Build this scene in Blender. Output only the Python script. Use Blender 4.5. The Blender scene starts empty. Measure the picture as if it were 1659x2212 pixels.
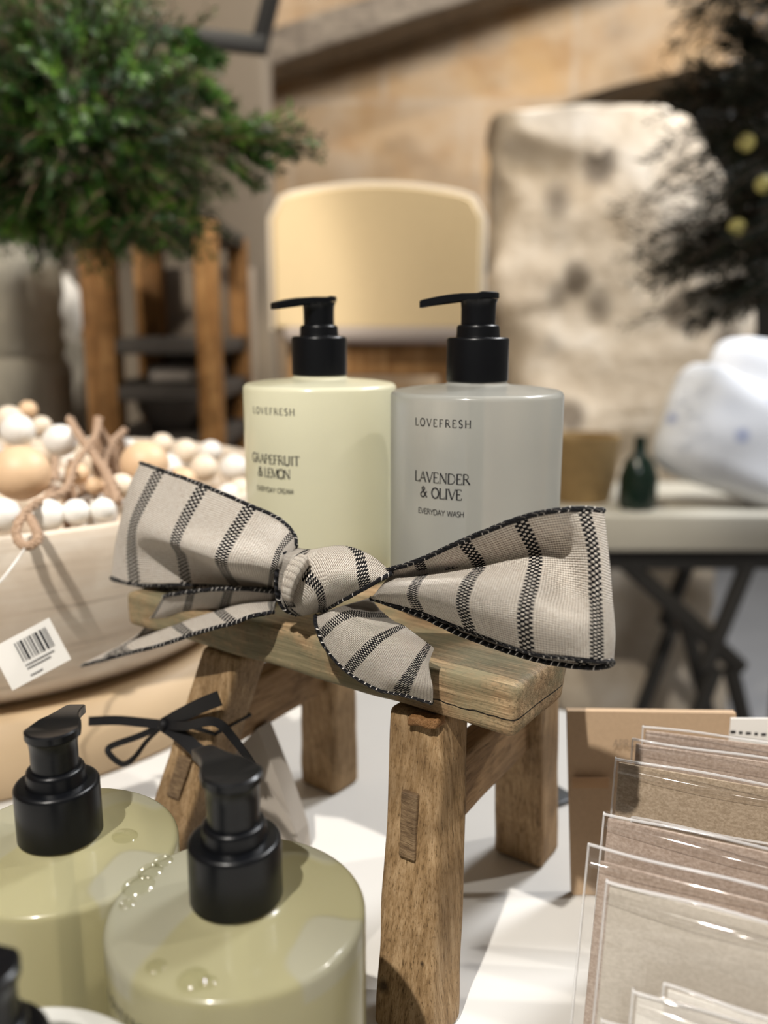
import bpy, bmesh, math, random
from mathutils import Vector, Matrix, noise
random.seed(7)
SC = bpy.context.scene
COL = SC.collection
rnd = random.uniform
def nvec(v): return Vector((noise.noise(v), noise.noise(v + Vector((31.7, 5.3, 11.9))), noise.noise(v + Vector((-17.1, 43.3, 2.7)))))
PI = math.pi

# ------------------------------------------------------------------ camera
CAMZ = 1.075
FPX, V0, IW, IH = 1900.0, 708.0, 1659.0, 2212.0
PITCH = math.atan((IH / 2 - V0) / FPX)
cd = bpy.data.cameras.new('camera'); cam = bpy.data.objects.new('camera', cd); COL.objects.link(cam)
cam.location = (0, 0, CAMZ); cam.rotation_euler = (PI / 2 - PITCH, 0, 0)
cd.sensor_fit = 'VERTICAL'; cd.sensor_height = 24.0; cd.lens = 24.0 * FPX / IH
cd.clip_start = 0.02; cd.clip_end = 60
cd.dof.use_dof = True; cd.dof.focus_distance = 0.365; cd.dof.aperture_fstop = cd.lens / 6.0
SC.camera = cam
# ------------------------------------------------------------------ view, world, lights
SC.view_settings.view_transform = 'Standard'; SC.view_settings.look = 'None'
SC.view_settings.exposure = 0.2; SC.view_settings.gamma = 1.0; SC.view_settings.use_curve_mapping = False
SC.cycles.max_bounces = 10; SC.cycles.transparent_max_bounces = 40; SC.cycles.transmission_bounces = 8
SC.cycles.use_denoising = True
SC.cycles.sample_clamp_indirect = 6.0
SC.cycles.caustics_reflective = False; SC.cycles.caustics_refractive = False
wd = bpy.data.worlds.new('shop_air'); SC.world = wd; wd.use_nodes = True
wd.node_tree.nodes['Background'].inputs[0].default_value = (1.0, 0.93, 0.84, 1)
wd.node_tree.nodes['Background'].inputs[1].default_value = 0.15
def spot(name, loc, tgt, watts, size, col, cone=60, blend=0.3):
    l = bpy.data.lights.new(name, 'SPOT'); l.energy = watts; l.shadow_soft_size = size; l.color = col
    l.spot_size = math.radians(cone); l.spot_blend = blend
    o = bpy.data.objects.new(name, l); COL.objects.link(o); o.location = loc
    o.rotation_euler = (Vector(tgt) - Vector(loc)).to_track_quat('-Z', 'Y').to_euler(); return o
def area(name, loc, tgt, watts, size, col):
    l = bpy.data.lights.new(name, 'AREA'); l.energy = watts; l.size = size; l.color = col
    o = bpy.data.objects.new(name, l); COL.objects.link(o); o.location = loc
    o.rotation_euler = (Vector(tgt) - Vector(loc)).to_track_quat('-Z', 'Y').to_euler(); return o
WARM = (1.0, 0.89, 0.74)
spot('track_light_front', (-0.40, -0.56, 2.40), (0.03, 0.42, 0.82), 148, 0.016, (1, 0.945, 0.87), 44)
spot('track_light_right', (1.30, 0.62, 2.45), (0.0, 0.45, 0.85), 50, 0.02, (1, 0.95, 0.88), 50)
spot('wall_washer', (0.5, 1.0, 2.95), (0.35, 3.0, 1.65), 60, 0.06, WARM, 85, 0.7)
spot('wall_washer_left', (-0.7, 1.7, 2.95), (-0.5, 3.2, 1.7), 45, 0.06, WARM, 80, 0.7)
spot('plant_light', (0.15, 0.25, 2.5), (-0.33, 1.15, 1.45), 60, 0.03, (1, 0.94, 0.82), 30)
spot('chair_light', (-0.5, 0.5, 2.7), (-0.03, 1.7, 1.25), 88, 0.04, (1, 0.9, 0.72), 34)
spot('stone_light', (0.15, 0.75, 2.75), (0.62, 2.2, 1.25), 13, 0.05, (1, 0.92, 0.80), 40, 0.6)
spot('stand_fill', (0.35, 0.35, 1.9), (-0.45, 1.4, 1.0), 34, 0.05, WARM, 45, 0.6)  # added spot, brightens the posts of the stand
spot('urn_fill', (-1.10, 0.70, 1.50), (-0.62, 1.46, 1.08), 30, 0.05, WARM, 36, 0.6)  # unseen spot put in to lift the dark urn
spot('cushion_fill', (0.30, 0.35, 1.75), (0.70, 1.68, 0.80), 8, 0.05, (0.95, 0.97, 1.0), 28, 0.6)  # extra spot added in front to brighten the cushions
area('floor_light', (1.3, 1.5, 2.7), (0.70, 1.75, 0.75), 62, 0.5, (0.95, 0.97, 1.0))

# ------------------------------------------------------------------ points from the photograph's own perspective
CF = Vector((0, math.cos(PITCH), -math.sin(PITCH))); CU = Vector((0, math.sin(PITCH), math.cos(PITCH)))
C0 = Vector((0, 0, CAMZ))
def ray(u, v): return Vector(((u - IW / 2) / FPX, 0, 0)) + CF - CU * ((v - IH / 2) / FPX)
def at(u, v, t): return C0 + ray(u, v) * t
def atz(u, v, z):
    d = ray(u, v); return C0 + d * ((z - CAMZ) / d.z)
def aty(u, v, y):
    d = ray(u, v); return C0 + d * (y / d.y)
ZT = CAMZ - 0.29567                      # white display table top

# ------------------------------------------------------------------ materials
class NT:
    def __init__(s, name):
        s.m = bpy.data.materials.new(name); s.m.use_nodes = True; s.t = s.m.node_tree
        s.b = s.t.nodes['Principled BSDF']; s.out = s.t.nodes['Material Output']
    def n(s, typ, **kw):
        x = s.t.nodes.new(typ)
        for k, v in kw.items(): setattr(x, k, v)
        return x
    def set(s, inp, v):
        if hasattr(v, 'is_output') or isinstance(v, bpy.types.NodeSocket): s.t.links.new(v, inp)
        elif v is not None:
            try: inp.default_value = v
            except Exception: inp.default_value = (*v, 1)
    def ma(s, op, a, b=None, c=None, clamp=False):
        x = s.n('ShaderNodeMath', operation=op, use_clamp=clamp)
        s.set(x.inputs[0], a)
        if b is not None: s.set(x.inputs[1], b)
        if c is not None: s.set(x.inputs[2], c)
        return x.outputs[0]
    def mix(s, f, a, b, bt='MIX'):
        x = s.n('ShaderNodeMix', data_type='RGBA', blend_type=bt)
        s.set(x.inputs[0], f); s.set(x.inputs[6], a if not isinstance(a, tuple) else (*a[:3], 1)); s.set(x.inputs[7], b if not isinstance(b, tuple) else (*b[:3], 1))
        return x.outputs[2]
    def coord(s, kind='Object', scale=(1, 1, 1), rot=(0, 0, 0), loc=(0, 0, 0)):
        tc = s.n('ShaderNodeTexCoord'); mp = s.n('ShaderNodeMapping')
        mp.inputs['Scale'].default_value = scale; mp.inputs['Rotation'].default_value = rot; mp.inputs['Location'].default_value = loc
        s.t.links.new(tc.outputs[kind], mp.inputs[0]); return mp.outputs[0]
    def noise(s, vec, scale, detail=4, rough=0.55, dist=0.0):
        x = s.n('ShaderNodeTexNoise'); s.set(x.inputs['Vector'], vec); x.inputs['Scale'].default_value = scale
        x.inputs['Detail'].default_value = detail; x.inputs['Roughness'].default_value = rough; x.inputs['Distortion'].default_value = dist
        return x.outputs[0]
    def ramp(s, f, stops):
        x = s.n('ShaderNodeValToRGB'); s.set(x.inputs[0], f); e = x.color_ramp.elements
        while len(e) < len(stops): e.new(0.5)
        for i, (p, c) in enumerate(stops): e[i].position = p; e[i].color = (*c, 1) if isinstance(c, tuple) else (c, c, c, 1)
        return x.outputs[0]
    def bump(s, h, strength=0.3, dist=0.001):
        x = s.n('ShaderNodeBump'); x.inputs['Strength'].default_value = strength; x.inputs['Distance'].default_value = dist
        s.set(x.inputs['Height'], h); s.t.links.new(x.outputs[0], s.b.inputs['Normal']); return x.outputs[0]
    def P(s, **kw):
        for k, v in kw.items():
            k = k.replace('_', ' ')
            inp = s.b.inputs[k]
            s.set(inp, (*v, 1) if isinstance(v, tuple) and len(v) == 3 else v)
        return s
def plain(name, col, rough=0.5, metal=0.0, nscale=None, namt=0.15, spec=0.5, bump=0.0):
    s = NT(name); s.P(Roughness=rough, Metallic=metal, Specular_IOR_Level=spec)
    if nscale:
        f = s.noise(s.coord(), nscale, 5)
        c = s.mix(f, tuple(x * (1 - namt) for x in col), tuple(min(1, x * (1 + namt)) for x in col)); s.P(Base_Color=c)
        if bump: s.bump(f, bump, 0.002)
    else: s.P(Base_Color=col)
    return s.m
def wood(name, dark, mid, light, stretch, scale=60, rough=0.65, bump=0.35, stain=None, stain_scale=30, crack=None, speck=0.0, knots=()):
    s = NT(name)
    v = s.coord('Object', stretch)
    n1 = s.noise(v, scale, 6, 0.6, 0.15)
    mn = min(stretch); v2 = s.coord('Object', tuple(x * 4.5 if x > mn else x for x in stretch))
    n2 = s.noise(v2, scale, 3, 0.55)
    f = s.ma('ADD', s.ma('MULTIPLY', n1, 0.62), s.ma('MULTIPLY', n2, 0.38))
    c = s.ramp(f, [(0.30, dark), (0.47, mid), (0.62, light)])
    lines = s.ramp(n2, [(0.30, 1.0), (0.40, 0.0)])
    c = s.mix(s.ma('MULTIPLY', lines, 0.75), c, tuple(x * 0.55 for x in dark))
    blot = s.noise(s.coord(), stain_scale, 4)
    c = s.mix(s.ma('MULTIPLY', s.ramp(blot, [(0.45, 0.0), (0.62, 1.0)]), 0.45), c, dark)
    if speck:
        c = s.mix(s.ma('MULTIPLY', s.ramp(s.noise(s.coord('Object', (1, 1, 1)), 700, 3, 0.6), [(0.56, 0.0), (0.68, 1.0)]), speck), c, tuple(x * 0.5 for x in dark))
    for kp_, kr in knots:                                       # dark knots in the leg
        vd = s.n('ShaderNodeVectorMath', operation='DISTANCE'); s.set(vd.inputs[0], s.coord('Object')); vd.inputs[1].default_value = kp_
        c = s.mix(s.ma('MULTIPLY', s.ramp(s.ma('ADD', s.ma('DIVIDE', vd.outputs['Value'], kr * 2), s.ma('MULTIPLY', s.noise(s.coord(), 240, 2), 0.25)), [(0.35, 1.0), (0.75, 0.0)]), 0.85), c, (0.018, 0.010, 0.005))
    if stain:
        m = s.ramp(s.noise(s.coord('Object', (1, 1, 1), (0, 0, 0), (3, 1, 2)), 26, 5, 0.65), [(0.40, 0.0), (0.58, 1.0)])
        c = s.mix(s.ma('MULTIPLY', m, 0.75), c, stain)
    if crack:                                                  # a dark split that wanders along the board's edge
        sep = s.n('ShaderNodeSeparateXYZ'); s.t.links.new(s.n('ShaderNodeTexCoord').outputs['Object'], sep.inputs[0])
        x, y, z = sep.outputs
        w = s.ma('MULTIPLY', s.ma('SUBTRACT', s.noise(s.coord('Object', (1, 0, 0)), 34, 3), 0.5), 0.007)
        d = s.ma('ABSOLUTE', s.ma('SUBTRACT', s.ma('SUBTRACT', z, crack[0]), w))
        mk = s.ma('MULTIPLY', s.ma('LESS_THAN', s.ma('ADD', d, s.ma('MULTIPLY', s.noise(s.coord('Object', (1, 1, 0)), 90, 2), 0.0006)), 0.00062), s.ma('GREATER_THAN', x, crack[1]))
        c = s.mix(mk, c, (0.012, 0.009, 0.006))
    s.P(Base_Color=c, Roughness=rough, Specular_IOR_Level=0.25); s.bump(f, bump, 0.0012)
    return s.m
M = {}
KN, KN2, KN3 = (-0.0455, -0.0245, 0.018), (-0.0330, -0.0060, 0.075), (-0.028, -0.022, 0.035)
M['black_plastic'] = plain('black_plastic', (0.0030, 0.0034, 0.0045), 0.30, nscale=400, namt=0.2, spec=0.28)
M['plank'] = wood('weathered_plank', (0.09, 0.055, 0.028), (0.28, 0.18, 0.095), (0.50, 0.35, 0.20), (1, 13, 13), 26, bump=0.6, speck=0.55, stain=(0.155, 0.15, 0.09), crack=(0.1432, -0.070))
M['leg'] = wood('old_pine_leg', (0.10, 0.058, 0.025), (0.275, 0.175, 0.085), (0.41, 0.285, 0.16), (12, 12, 0.6), 30, speck=0.35, knots=[(KN, 0.0034), (KN2, 0.0016), (KN3, 0.0012)])
M['stretcher'] = wood('old_pine_rail', (0.10, 0.055, 0.022), (0.25, 0.15, 0.07), (0.36, 0.23, 0.12), (9, 1, 9), 36)
M['tenon'] = wood('end_grain', (0.05, 0.03, 0.015), (0.17, 0.11, 0.06), (0.26, 0.18, 0.10), (3, 3, 12), 60, bump=0.6)
M['table'] = plain('white_painted_board', (0.575, 0.56, 0.53), 0.55, nscale=22, namt=0.05, spec=0.3, bump=0.05)

def frosted(name, body, tint, trans, top_patch=None, rough=0.28):
    s = NT(name)
    c = s.mix(s.noise(s.coord(), 18, 3), tuple(x * 0.94 for x in body), tuple(min(1, x * 1.05) for x in body))
    s.P(Base_Color=c, Roughness=0.24, Specular_IOR_Level=0.45, Coat_Weight=0.6, Coat_Roughness=0.10)
    if top_patch:
        g = s.n('ShaderNodeSeparateXYZ'); s.t.links.new(s.n('ShaderNodeTexCoord').outputs['Object'], g.inputs[0])
        m = s.ma('MULTIPLY', s.ramp(s.noise(s.coord('Object', (1, 1, 0.2), (0, 0, 0), top_patch[1]), 24, 1, 0.3), [(0.50, 0.0), (0.525, 1.0)]), s.ma('GREATER_THAN', g.outputs[2], top_patch[2]))
        c2 = s.mix(s.ma('MULTIPLY', m, 0.75), c, top_patch[0]); s.P(Base_Color=c2); c = c2
        s.bump(m, 0.35, 0.001)
    tr = s.n('ShaderNodeBsdfTranslucent'); s.set(tr.inputs[0], c)
    m1 = s.n('ShaderNodeMixShader'); m1.inputs[0].default_value = 0.38
    s.t.links.new(s.b.outputs[0], m1.inputs[1]); s.t.links.new(tr.outputs[0], m1.inputs[2])
    rf = s.n('ShaderNodeBsdfRefraction'); rf.inputs['Color'].default_value = (*tint, 1); rf.inputs['Roughness'].default_value = rough; rf.inputs['IOR'].default_value = 1.18
    m2 = s.n('ShaderNodeMixShader'); m2.inputs[0].default_value = trans
    s.t.links.new(m1.outputs[0], m2.inputs[1]); s.t.links.new(rf.outputs[0], m2.inputs[2])
    s.t.links.new(m2.outputs[0], s.out.inputs[0]); return s.m
M['grey_bottle'] = frosted('frosted_clear_plastic', (0.66, 0.665, 0.62), (0.95, 0.94, 0.91), 0.42)
M['white_bottle'] = frosted('milky_cream_plastic', (0.86, 0.84, 0.66), (1, 1, 0.9), 0.05)
M['white_bottle_plain'] = frosted('milky_white_plastic', (0.86, 0.86, 0.83), (1, 1, 1), 0.03)
M['yellow_bottle'] = frosted('frosted_yellow_plastic', (0.585, 0.55, 0.33), (0.94, 0.91, 0.68), 0.34, ((0.60, 0.59, 0.48), (0.3, 0.1, 0.0), 0.100))
M['ink'] = plain('black_print', (0.012, 0.012, 0.014), 0.6)
def clear(name, col, fac, rough=0.06, streak=False):
    s = NT(name)
    tr = s.n('ShaderNodeBsdfTransparent'); tr.inputs[0].default_value = (*col, 1)
    gl = s.n('ShaderNodeBsdfGlossy'); gl.inputs['Roughness'].default_value = rough
    fr = s.n('ShaderNodeFresnel'); ge = s.n('ShaderNodeNewGeometry'); s.set(fr.inputs['IOR'], s.ma('ADD', 1.45, s.ma('MULTIPLY', ge.outputs['Backfacing'], 1 / 1.45 - 1.45)))
    f = s.ma('ADD', s.ma('MULTIPLY', fr.outputs[0], 0.8), fac, clamp=True)
    if streak:
        bp = s.n('ShaderNodeBump'); bp.inputs['Strength'].default_value = 0.35; bp.inputs['Distance'].default_value = 0.004
        s.set(bp.inputs['Height'], s.noise(s.coord('Object', (1, 1, 3.5)), 16, 3)); s.t.links.new(bp.outputs[0], gl.inputs['Normal'])
    mx = s.n('ShaderNodeMixShader'); s.set(mx.inputs[0], f)
    s.t.links.new(tr.outputs[0], mx.inputs[1]); s.t.links.new(gl.outputs[0], mx.inputs[2]); s.t.links.new(mx.outputs[0], s.out.inputs[0])
    return s.m
M['cello'] = clear('cellophane', (0.985, 0.98, 0.975), 0.03, 0.08, True)
s_ = NT('sealed_cellophane_fold'); s_.P(Base_Color=(0.86, 0.85, 0.85), Roughness=0.16, Alpha=0.42, Specular_IOR_Level=0.8); M['seam'] = s_.m
M['bubble'] = clear('air_bubble_skin', (0.97, 0.97, 0.92), 0.05, 0.08)

def ribbon_mat():
    s = NT('striped_linen_weave')
    uv = s.n('ShaderNodeUVMap'); sep = s.n('ShaderNodeSeparateXYZ'); s.t.links.new(uv.outputs[0], sep.inputs[0])
    L, V = sep.outputs[0], sep.outputs[1]
    wob = s.ma('MULTIPLY', s.ma('SUBTRACT', s.noise(s.coord('Object'), 120, 2), 0.5), 0.03)
    L2 = s.ma('ADD', L, wob)
    sa = s.ma('SINE', s.ma('MULTIPLY', V, PI * 66)); sb = s.ma('SINE', s.ma('MULTIPLY', L2, PI * 24))
    wa = s.ma('POWER', s.ma('ABSOLUTE', sa), 0.9); wb = s.ma('POWER', s.ma('ABSOLUTE', sb), 0.9)
    over = s.ma('GREATER_THAN', s.ma('MULTIPLY', sa, sb), 0.0)
    h = s.ma('ADD', s.ma('MULTIPLY', wa, s.ma('ADD', 0.55, s.ma('MULTIPLY', over, 0.45))), s.ma('MULTIPLY', wb, s.ma('SUBTRACT', 0.55, s.ma('MULTIPLY', over, 0.35))))
    slub = s.noise(s.coord('UV', (3, 60, 1)), 3.0, 4, 0.7)
    slub2 = s.noise(s.coord('UV', (40, 2, 1)), 3.0, 4, 0.7)
    cream = s.mix(s.ramp(slub, [(0.42, 0.0), (0.70, 1.0)]), (0.92, 0.875, 0.80), (0.66, 0.57, 0.475))
    cream = s.mix(s.ma('MULTIPLY', s.ramp(slub2, [(0.5, 0.0), (0.75, 1.0)]), 0.6), cream, (0.56, 0.46, 0.37))
    c = s.mix(s.ramp(h, [(0.22, 0.0), (0.78, 1.0)]), (0.22, 0.165, 0.12), cream)
    fr = s.ma('SUBTRACT', L2, s.ma('ROUND', L2)); st = s.ma('LESS_THAN', s.ma('ABSOLUTE', fr), 0.115)
    ck = s.ma('GREATER_THAN', s.ma('MULTIPLY', s.ma('SINE', s.ma('MULTIPLY', V, PI * 66)), s.ma('SINE', s.ma('MULTIPLY', fr, PI / 0.062))), -0.2)
    c = s.mix(s.ma('MULTIPLY', st, ck), c, (0.012, 0.012, 0.015))
    s.P(Base_Color=c, Roughness=0.85, Specular_IOR_Level=0.15)
    bp = s.bump(h, 0.9, 0.0007)
    tl = s.n('ShaderNodeBsdfTranslucent'); s.set(tl.inputs[0], c)
    mx = s.n('ShaderNodeMixShader'); mx.inputs[0].default_value = 0.22
    s.t.links.new(s.b.outputs[0], mx.inputs[1]); s.t.links.new(tl.outputs[0], mx.inputs[2]); s.t.links.new(mx.outputs[0], s.out.inputs[0])
    return s.m
M['ribbon'] = ribbon_mat()
def cord_mat():
    s = NT('black_white_twisted_edge')
    uv = s.n('ShaderNodeUVMap'); sep = s.n('ShaderNodeSeparateXYZ'); s.t.links.new(uv.outputs[0], sep.inputs[0])
    k = s.ma('FRACT', s.ma('ADD', s.ma('MULTIPLY', sep.outputs[0], 330.0), s.ma('MULTIPLY', sep.outputs[1], 1.0)))
    w = s.ma('MULTIPLY', s.ma('LESS_THAN', k, 0.15), s.ma('GREATER_THAN', s.noise(s.coord(), 260, 2), 0.47))
    s.P(Base_Color=s.mix(w, (0.008, 0.008, 0.01), (0.55, 0.52, 0.48)), Roughness=0.7, Specular_IOR_Level=0.2)
    s.bump(s.ma('SINE', s.ma('MULTIPLY', k, 2 * PI)), 0.7, 0.0006); return s.m
M['cord'] = cord_mat()
M['satin'] = plain('black_satin', (0.005, 0.005, 0.006), 0.6, nscale=300, namt=0.3, spec=0.25)
M['kraft'] = plain('kraft_paper', (0.44, 0.31, 0.195), 0.8, nscale=500, namt=0.10, bump=0.1)
def fleck(name, a, b):
    s = NT(name); f = s.ramp(s.noise(s.coord('Object', (1, 1, 1.6)), 620, 4, 0.7), [(0.40, 0.0), (0.62, 1.0)])
    s.P(Base_Color=s.mix(f, a, b), Roughness=0.85, Specular_IOR_Level=0.2); return s.m
M['card_rose'] = fleck('flecked_rose_kraft', (0.33, 0.255, 0.205), (0.47, 0.38, 0.32))
M['card_olive'] = fleck('flecked_olive_kraft', (0.29, 0.225, 0.155), (0.43, 0.345, 0.255))
M['card_stone'] = fleck('flecked_stone_paper', (0.46, 0.415, 0.355), (0.54, 0.495, 0.43))
M['card_white'] = fleck('flecked_ivory_paper', (0.66, 0.63, 0.58), (0.74, 0.71, 0.66))
M['paper'] = plain('white_paper', (0.72, 0.70, 0.66), 0.7)
M['grey_paper'] = plain('grey_paper', (0.36, 0.32, 0.275), 0.75, nscale=60, namt=0.05)
M['bowl'] = wood('whitewashed_wood', (0.56, 0.46, 0.36), (0.68, 0.58, 0.47), (0.74, 0.66, 0.56), (1, 1, 4), 14, bump=0.12)
M['riser'] = plain('tan_wood', (0.50, 0.37, 0.23), 0.6, nscale=12, namt=0.12)
M['bead_white'] = plain('white_bead', (0.80, 0.77, 0.72), 0.5, nscale=40, namt=0.05)
M['bead_tan'] = plain('natural_wood_bead', (0.72, 0.50, 0.31), 0.5, nscale=40, namt=0.08)
M['bead_cream'] = plain('cream_bead', (0.78, 0.66, 0.52), 0.5, nscale=40, namt=0.06)
M['jute'] = plain('jute', (0.40, 0.27, 0.18), 0.9, nscale=300, namt=0.3, bump=0.5)

# ------------------------------------------------------------------ geometry helpers (all in world coordinates)
class MB:
    def __init__(s): s.v = []; s.f = []; s.uv = None
    def add(s, V, F):
        o = len(s.v); s.v += [Vector(x) for x in V]; s.f += [tuple(i + o for i in f) for f in F]; return s
    def move(s, Mx): s.v = [Mx @ x for x in s.v]; return s
def rbox(sx, sy, sz, b=0.002, nx=2, ny=2, nz=2, amp=0.0, freq=20.0, seed=0.0, fn=None, c=(0, 0, 0)):
    """rounded box centred on c with gridded faces, optional noise and a mapping function"""
    def ticks(h, n):
        base = [-h, -h + b * 0.35, -h + b]
        mid = [(-h + b) + (2 * (h - b)) * i / n for i in range(1, n)]
        return base + mid + [h - b, h - b * 0.35, h]
    H = (sx / 2, sy / 2, sz / 2); T = [ticks(H[0], nx), ticks(H[1], ny), ticks(H[2], nz)]
    bm = bmesh.new()
    for ax in range(3):
        a1, a2 = (ax + 1) % 3, (ax + 2) % 3
        for sgn in (-1, 1):
            g = []
            for p in T[a1]:
                row = []
                for q in T[a2]:
                    x = [0, 0, 0]; x[ax] = sgn * H[ax]; x[a1] = p; x[a2] = q
                    row.append(bm.verts.new(x))
                g.append(row)
            for i in range(len(g) - 1):
                for j in range(len(g[0]) - 1):
                    q = [g[i][j], g[i + 1][j], g[i + 1][j + 1], g[i][j + 1]]
                    bm.faces.new(q if sgn > 0 else q[::-1])
    bmesh.ops.remove_doubles(bm, verts=bm.verts, dist=1e-7)
    for vtx in bm.verts:
        x = vtx.co; inn = Vector([max(-(H[i] - b), min(H[i] - b, x[i])) for i in range(3)]); d = x - inn
        if d.length > 1e-9: x = inn + d.normalized() * b
        if amp:
            w = nvec(x * freq + Vector((seed, seed * 1.7, -seed))); x = x + w * amp
        x = Vector(x) + Vector(c)
        vtx.co = Vector(fn(x)) if fn else x
    bm.verts.index_update()
    m = MB(); m.add([v.co.copy() for v in bm.verts], [tuple(v.index for v in f.verts) for f in bm.faces]); bm.free(); return m
def lathe(prof, n=48, cx=0, cy=0, cz=0, sx=1.0, sy=1.0):
    m = MB(); V = []; F = []
    k = len(prof)
    for i in range(n):
        a = 2 * PI * i / n
        for r, z in prof: V.append((cx + r * math.cos(a) * sx, cy + r * math.sin(a) * sy, cz + z))
    for i in range(n):
        j = (i + 1) % n
        for p in range(k - 1): F.append((i * k + p, j * k + p, j * k + p + 1, i * k + p + 1))
    for p, up in ((0, False), (k - 1, True)):
        if prof[p][0] > 1e-6:
            ring = [i * k + p for i in range(n)]; F.append(tuple(ring if up else ring[::-1]))
    return m.add(V, F)
def tube(pts, r, n=8, closed=False, taper=None):
    pts = [Vector(p) for p in pts]; m = MB(); V = []; F = []; k = len(pts); up = None
    for i, p in enumerate(pts):
        a = pts[max(0, i - 1)] if not closed else pts[i - 1]; b = pts[min(k - 1, i + 1)] if not closed else pts[(i + 1) % k]
        d = (b - a).normalized() if (b - a).length > 1e-9 else Vector((0, 0, 1))
        if up is None:
            up = d.cross(Vector((0, 0, 1))); up = up.normalized() if up.length > 1e-3 else Vector((1, 0, 0))
        up = (up - d * up.dot(d)); up = up.normalized() if up.length > 1e-6 else d.orthogonal().normalized()
        w = d.cross(up); rr = r if taper is None else r * taper(i / max(1, k - 1))
        for j in range(n):
            an = 2 * PI * j / n; V.append(p + up * math.cos(an) * rr + w * math.sin(an) * rr)
    for i in range(k if closed else k - 1):
        ii = (i + 1) % k
        for j in range(n):
            jj = (j + 1) % n; F.append((i * n + j, i * n + jj, ii * n + jj, ii * n + j))
    if not closed: F.append(tuple(range(n))[::-1]); F.append(tuple((k - 1) * n + j for j in range(n)))
    return m.add(V, F)
def sphere(c, r, n=20, k=12, sz=1.0):
    prof = [(max(1e-7, r * math.sin(PI * i / k)), -r * sz * math.cos(PI * i / k)) for i in range(k + 1)]
    return lathe(prof, n, *c)
def cr(p0, p1, p2, p3, t):
    return 0.5 * ((2 * p1) + (p2 - p0) * t + (2 * p0 - 5 * p1 + 4 * p2 - p3) * t * t + (3 * p1 - p0 - 3 * p2 + p3) * t ** 3)
def spline(pts, n=8):
    pts = [p if isinstance(p, Vector) else Vector(p) for p in pts]; out = []
    for i in range(len(pts) - 1):
        a = pts[i - 1] if i else pts[0] * 2 - pts[1]; d = pts[i + 2] if i + 2 < len(pts) else pts[-1] * 2 - pts[-2]
        for j in range(n): out.append(cr(a, pts[i], pts[i + 1], d, j / n))
    out.append(pts[-1]); return out
INV = {}
def obj(name, mb, mat, parent=None, smooth=True, uv=None, sharp=42):
    me = bpy.data.meshes.new(name)
    V = mb.v
    if parent is not None: V = [INV[parent.name] @ x for x in V]
    me.from_pydata([tuple(x) for x in V], [], mb.f); me.materials.append(mat)
    if smooth:
        for p in me.polygons: p.use_smooth = True
    if uv:
        l = me.uv_layers.new(name='UVMap')
        for lp in me.loops: l.data[lp.index].uv = uv[lp.vertex_index]
    me.validate(); me.update()
    if smooth and sharp: me.set_sharp_from_angle(angle=math.radians(sharp))
    o = bpy.data.objects.new(name, me); COL.objects.link(o)
    if parent is not None: o.parent = parent; INV[o.name] = INV[parent.name]
    return o
def tag(o, label, cat, group=None):
    o['label'] = label; o['category'] = cat
    if group: o['group'] = group
    return o
def thing(name, label, cat, loc, rz=0.0, group=None):
    o = bpy.data.objects.new(name, None); COL.objects.link(o); o.empty_display_size = 0.02
    o.location = loc; o.rotation_euler = (0, 0, rz)
    INV[o.name] = (Matrix.Translation(loc) @ Matrix.Rotation(rz, 4, 'Z')).inverted()
    return tag(o, label, cat, group)
def solo(name, mb, mat, label, cat, loc, rz=0.0, group=None, smooth=True):
    Mx = Matrix.Translation(loc) @ Matrix.Rotation(rz, 4, 'Z'); iv = Mx.inverted()
    mb.v = [iv @ x for x in mb.v]
    o = obj(name, mb, mat, None, smooth); o.location = loc; o.rotation_euler = (0, 0, rz); INV[o.name] = iv
    return tag(o, label, cat, group)
def struct(name, mb, mat, smooth=False):
    o = obj(name, mb, mat, None, smooth); o['kind'] = 'structure'; return o

# ------------------------------------------------------------------ the shop: floor, walls, dark recess
def stone_wall_mat():
    s = NT('warm_sandstone')
    v = s.coord('Object', (1, 1, 1))
    br = s.n('ShaderNodeTexBrick'); s.set(br.inputs['Vector'], s.coord('Object', (1, 1, 1), (PI / 2, 0, 0)))
    br.inputs['Scale'].default_value = 1.0; br.inputs['Brick Width'].default_value = 0.62; br.inputs['Row Height'].default_value = 0.30
    br.inputs['Mortar Size'].default_value = 0.018; br.inputs['Mortar Smooth'].default_value = 0.8
    br.inputs['Color1'].default_value = (0.53, 0.33, 0.15, 1); br.inputs['Color2'].default_value = (0.42, 0.28, 0.15, 1); br.inputs['Mortar'].default_value = (0.52, 0.39, 0.26, 1)
    n = s.noise(v, 3.2, 6, 0.6)
    c = s.mix(s.ramp(n, [(0.35, 0.0), (0.65, 1.0)]), br.outputs[0], (0.50, 0.38, 0.26))
    c = s.mix(s.ma('MULTIPLY', s.ramp(s.noise(v, 7, 4), [(0.5, 0.0), (0.7, 1.0)]), 0.6), c, (0.40, 0.22, 0.085))
    c = s.mix(s.ma('MULTIPLY', s.ramp(s.noise(s.coord('Object', (1, 1, 1.6), (0, 0, 0), (4, 2, 7)), 2.6, 5), [(0.48, 0.0), (0.66, 1.0)]), 0.65), c, (0.20, 0.14, 0.085))
    s.P(Base_Color=c, Roughness=0.9); s.bump(n, 0.6, 0.03); return s.m
M['wall'] = stone_wall_mat()
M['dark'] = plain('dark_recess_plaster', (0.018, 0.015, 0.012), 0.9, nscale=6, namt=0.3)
M['floor'] = plain('grey_concrete', (0.27, 0.27, 0.275), 0.7, nscale=5, namt=0.12)
M['ceiling'] = plain('pale_ceiling_plaster', (0.6, 0.55, 0.48), 0.9, nscale=3, namt=0.05)
WY = 3.1
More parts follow.
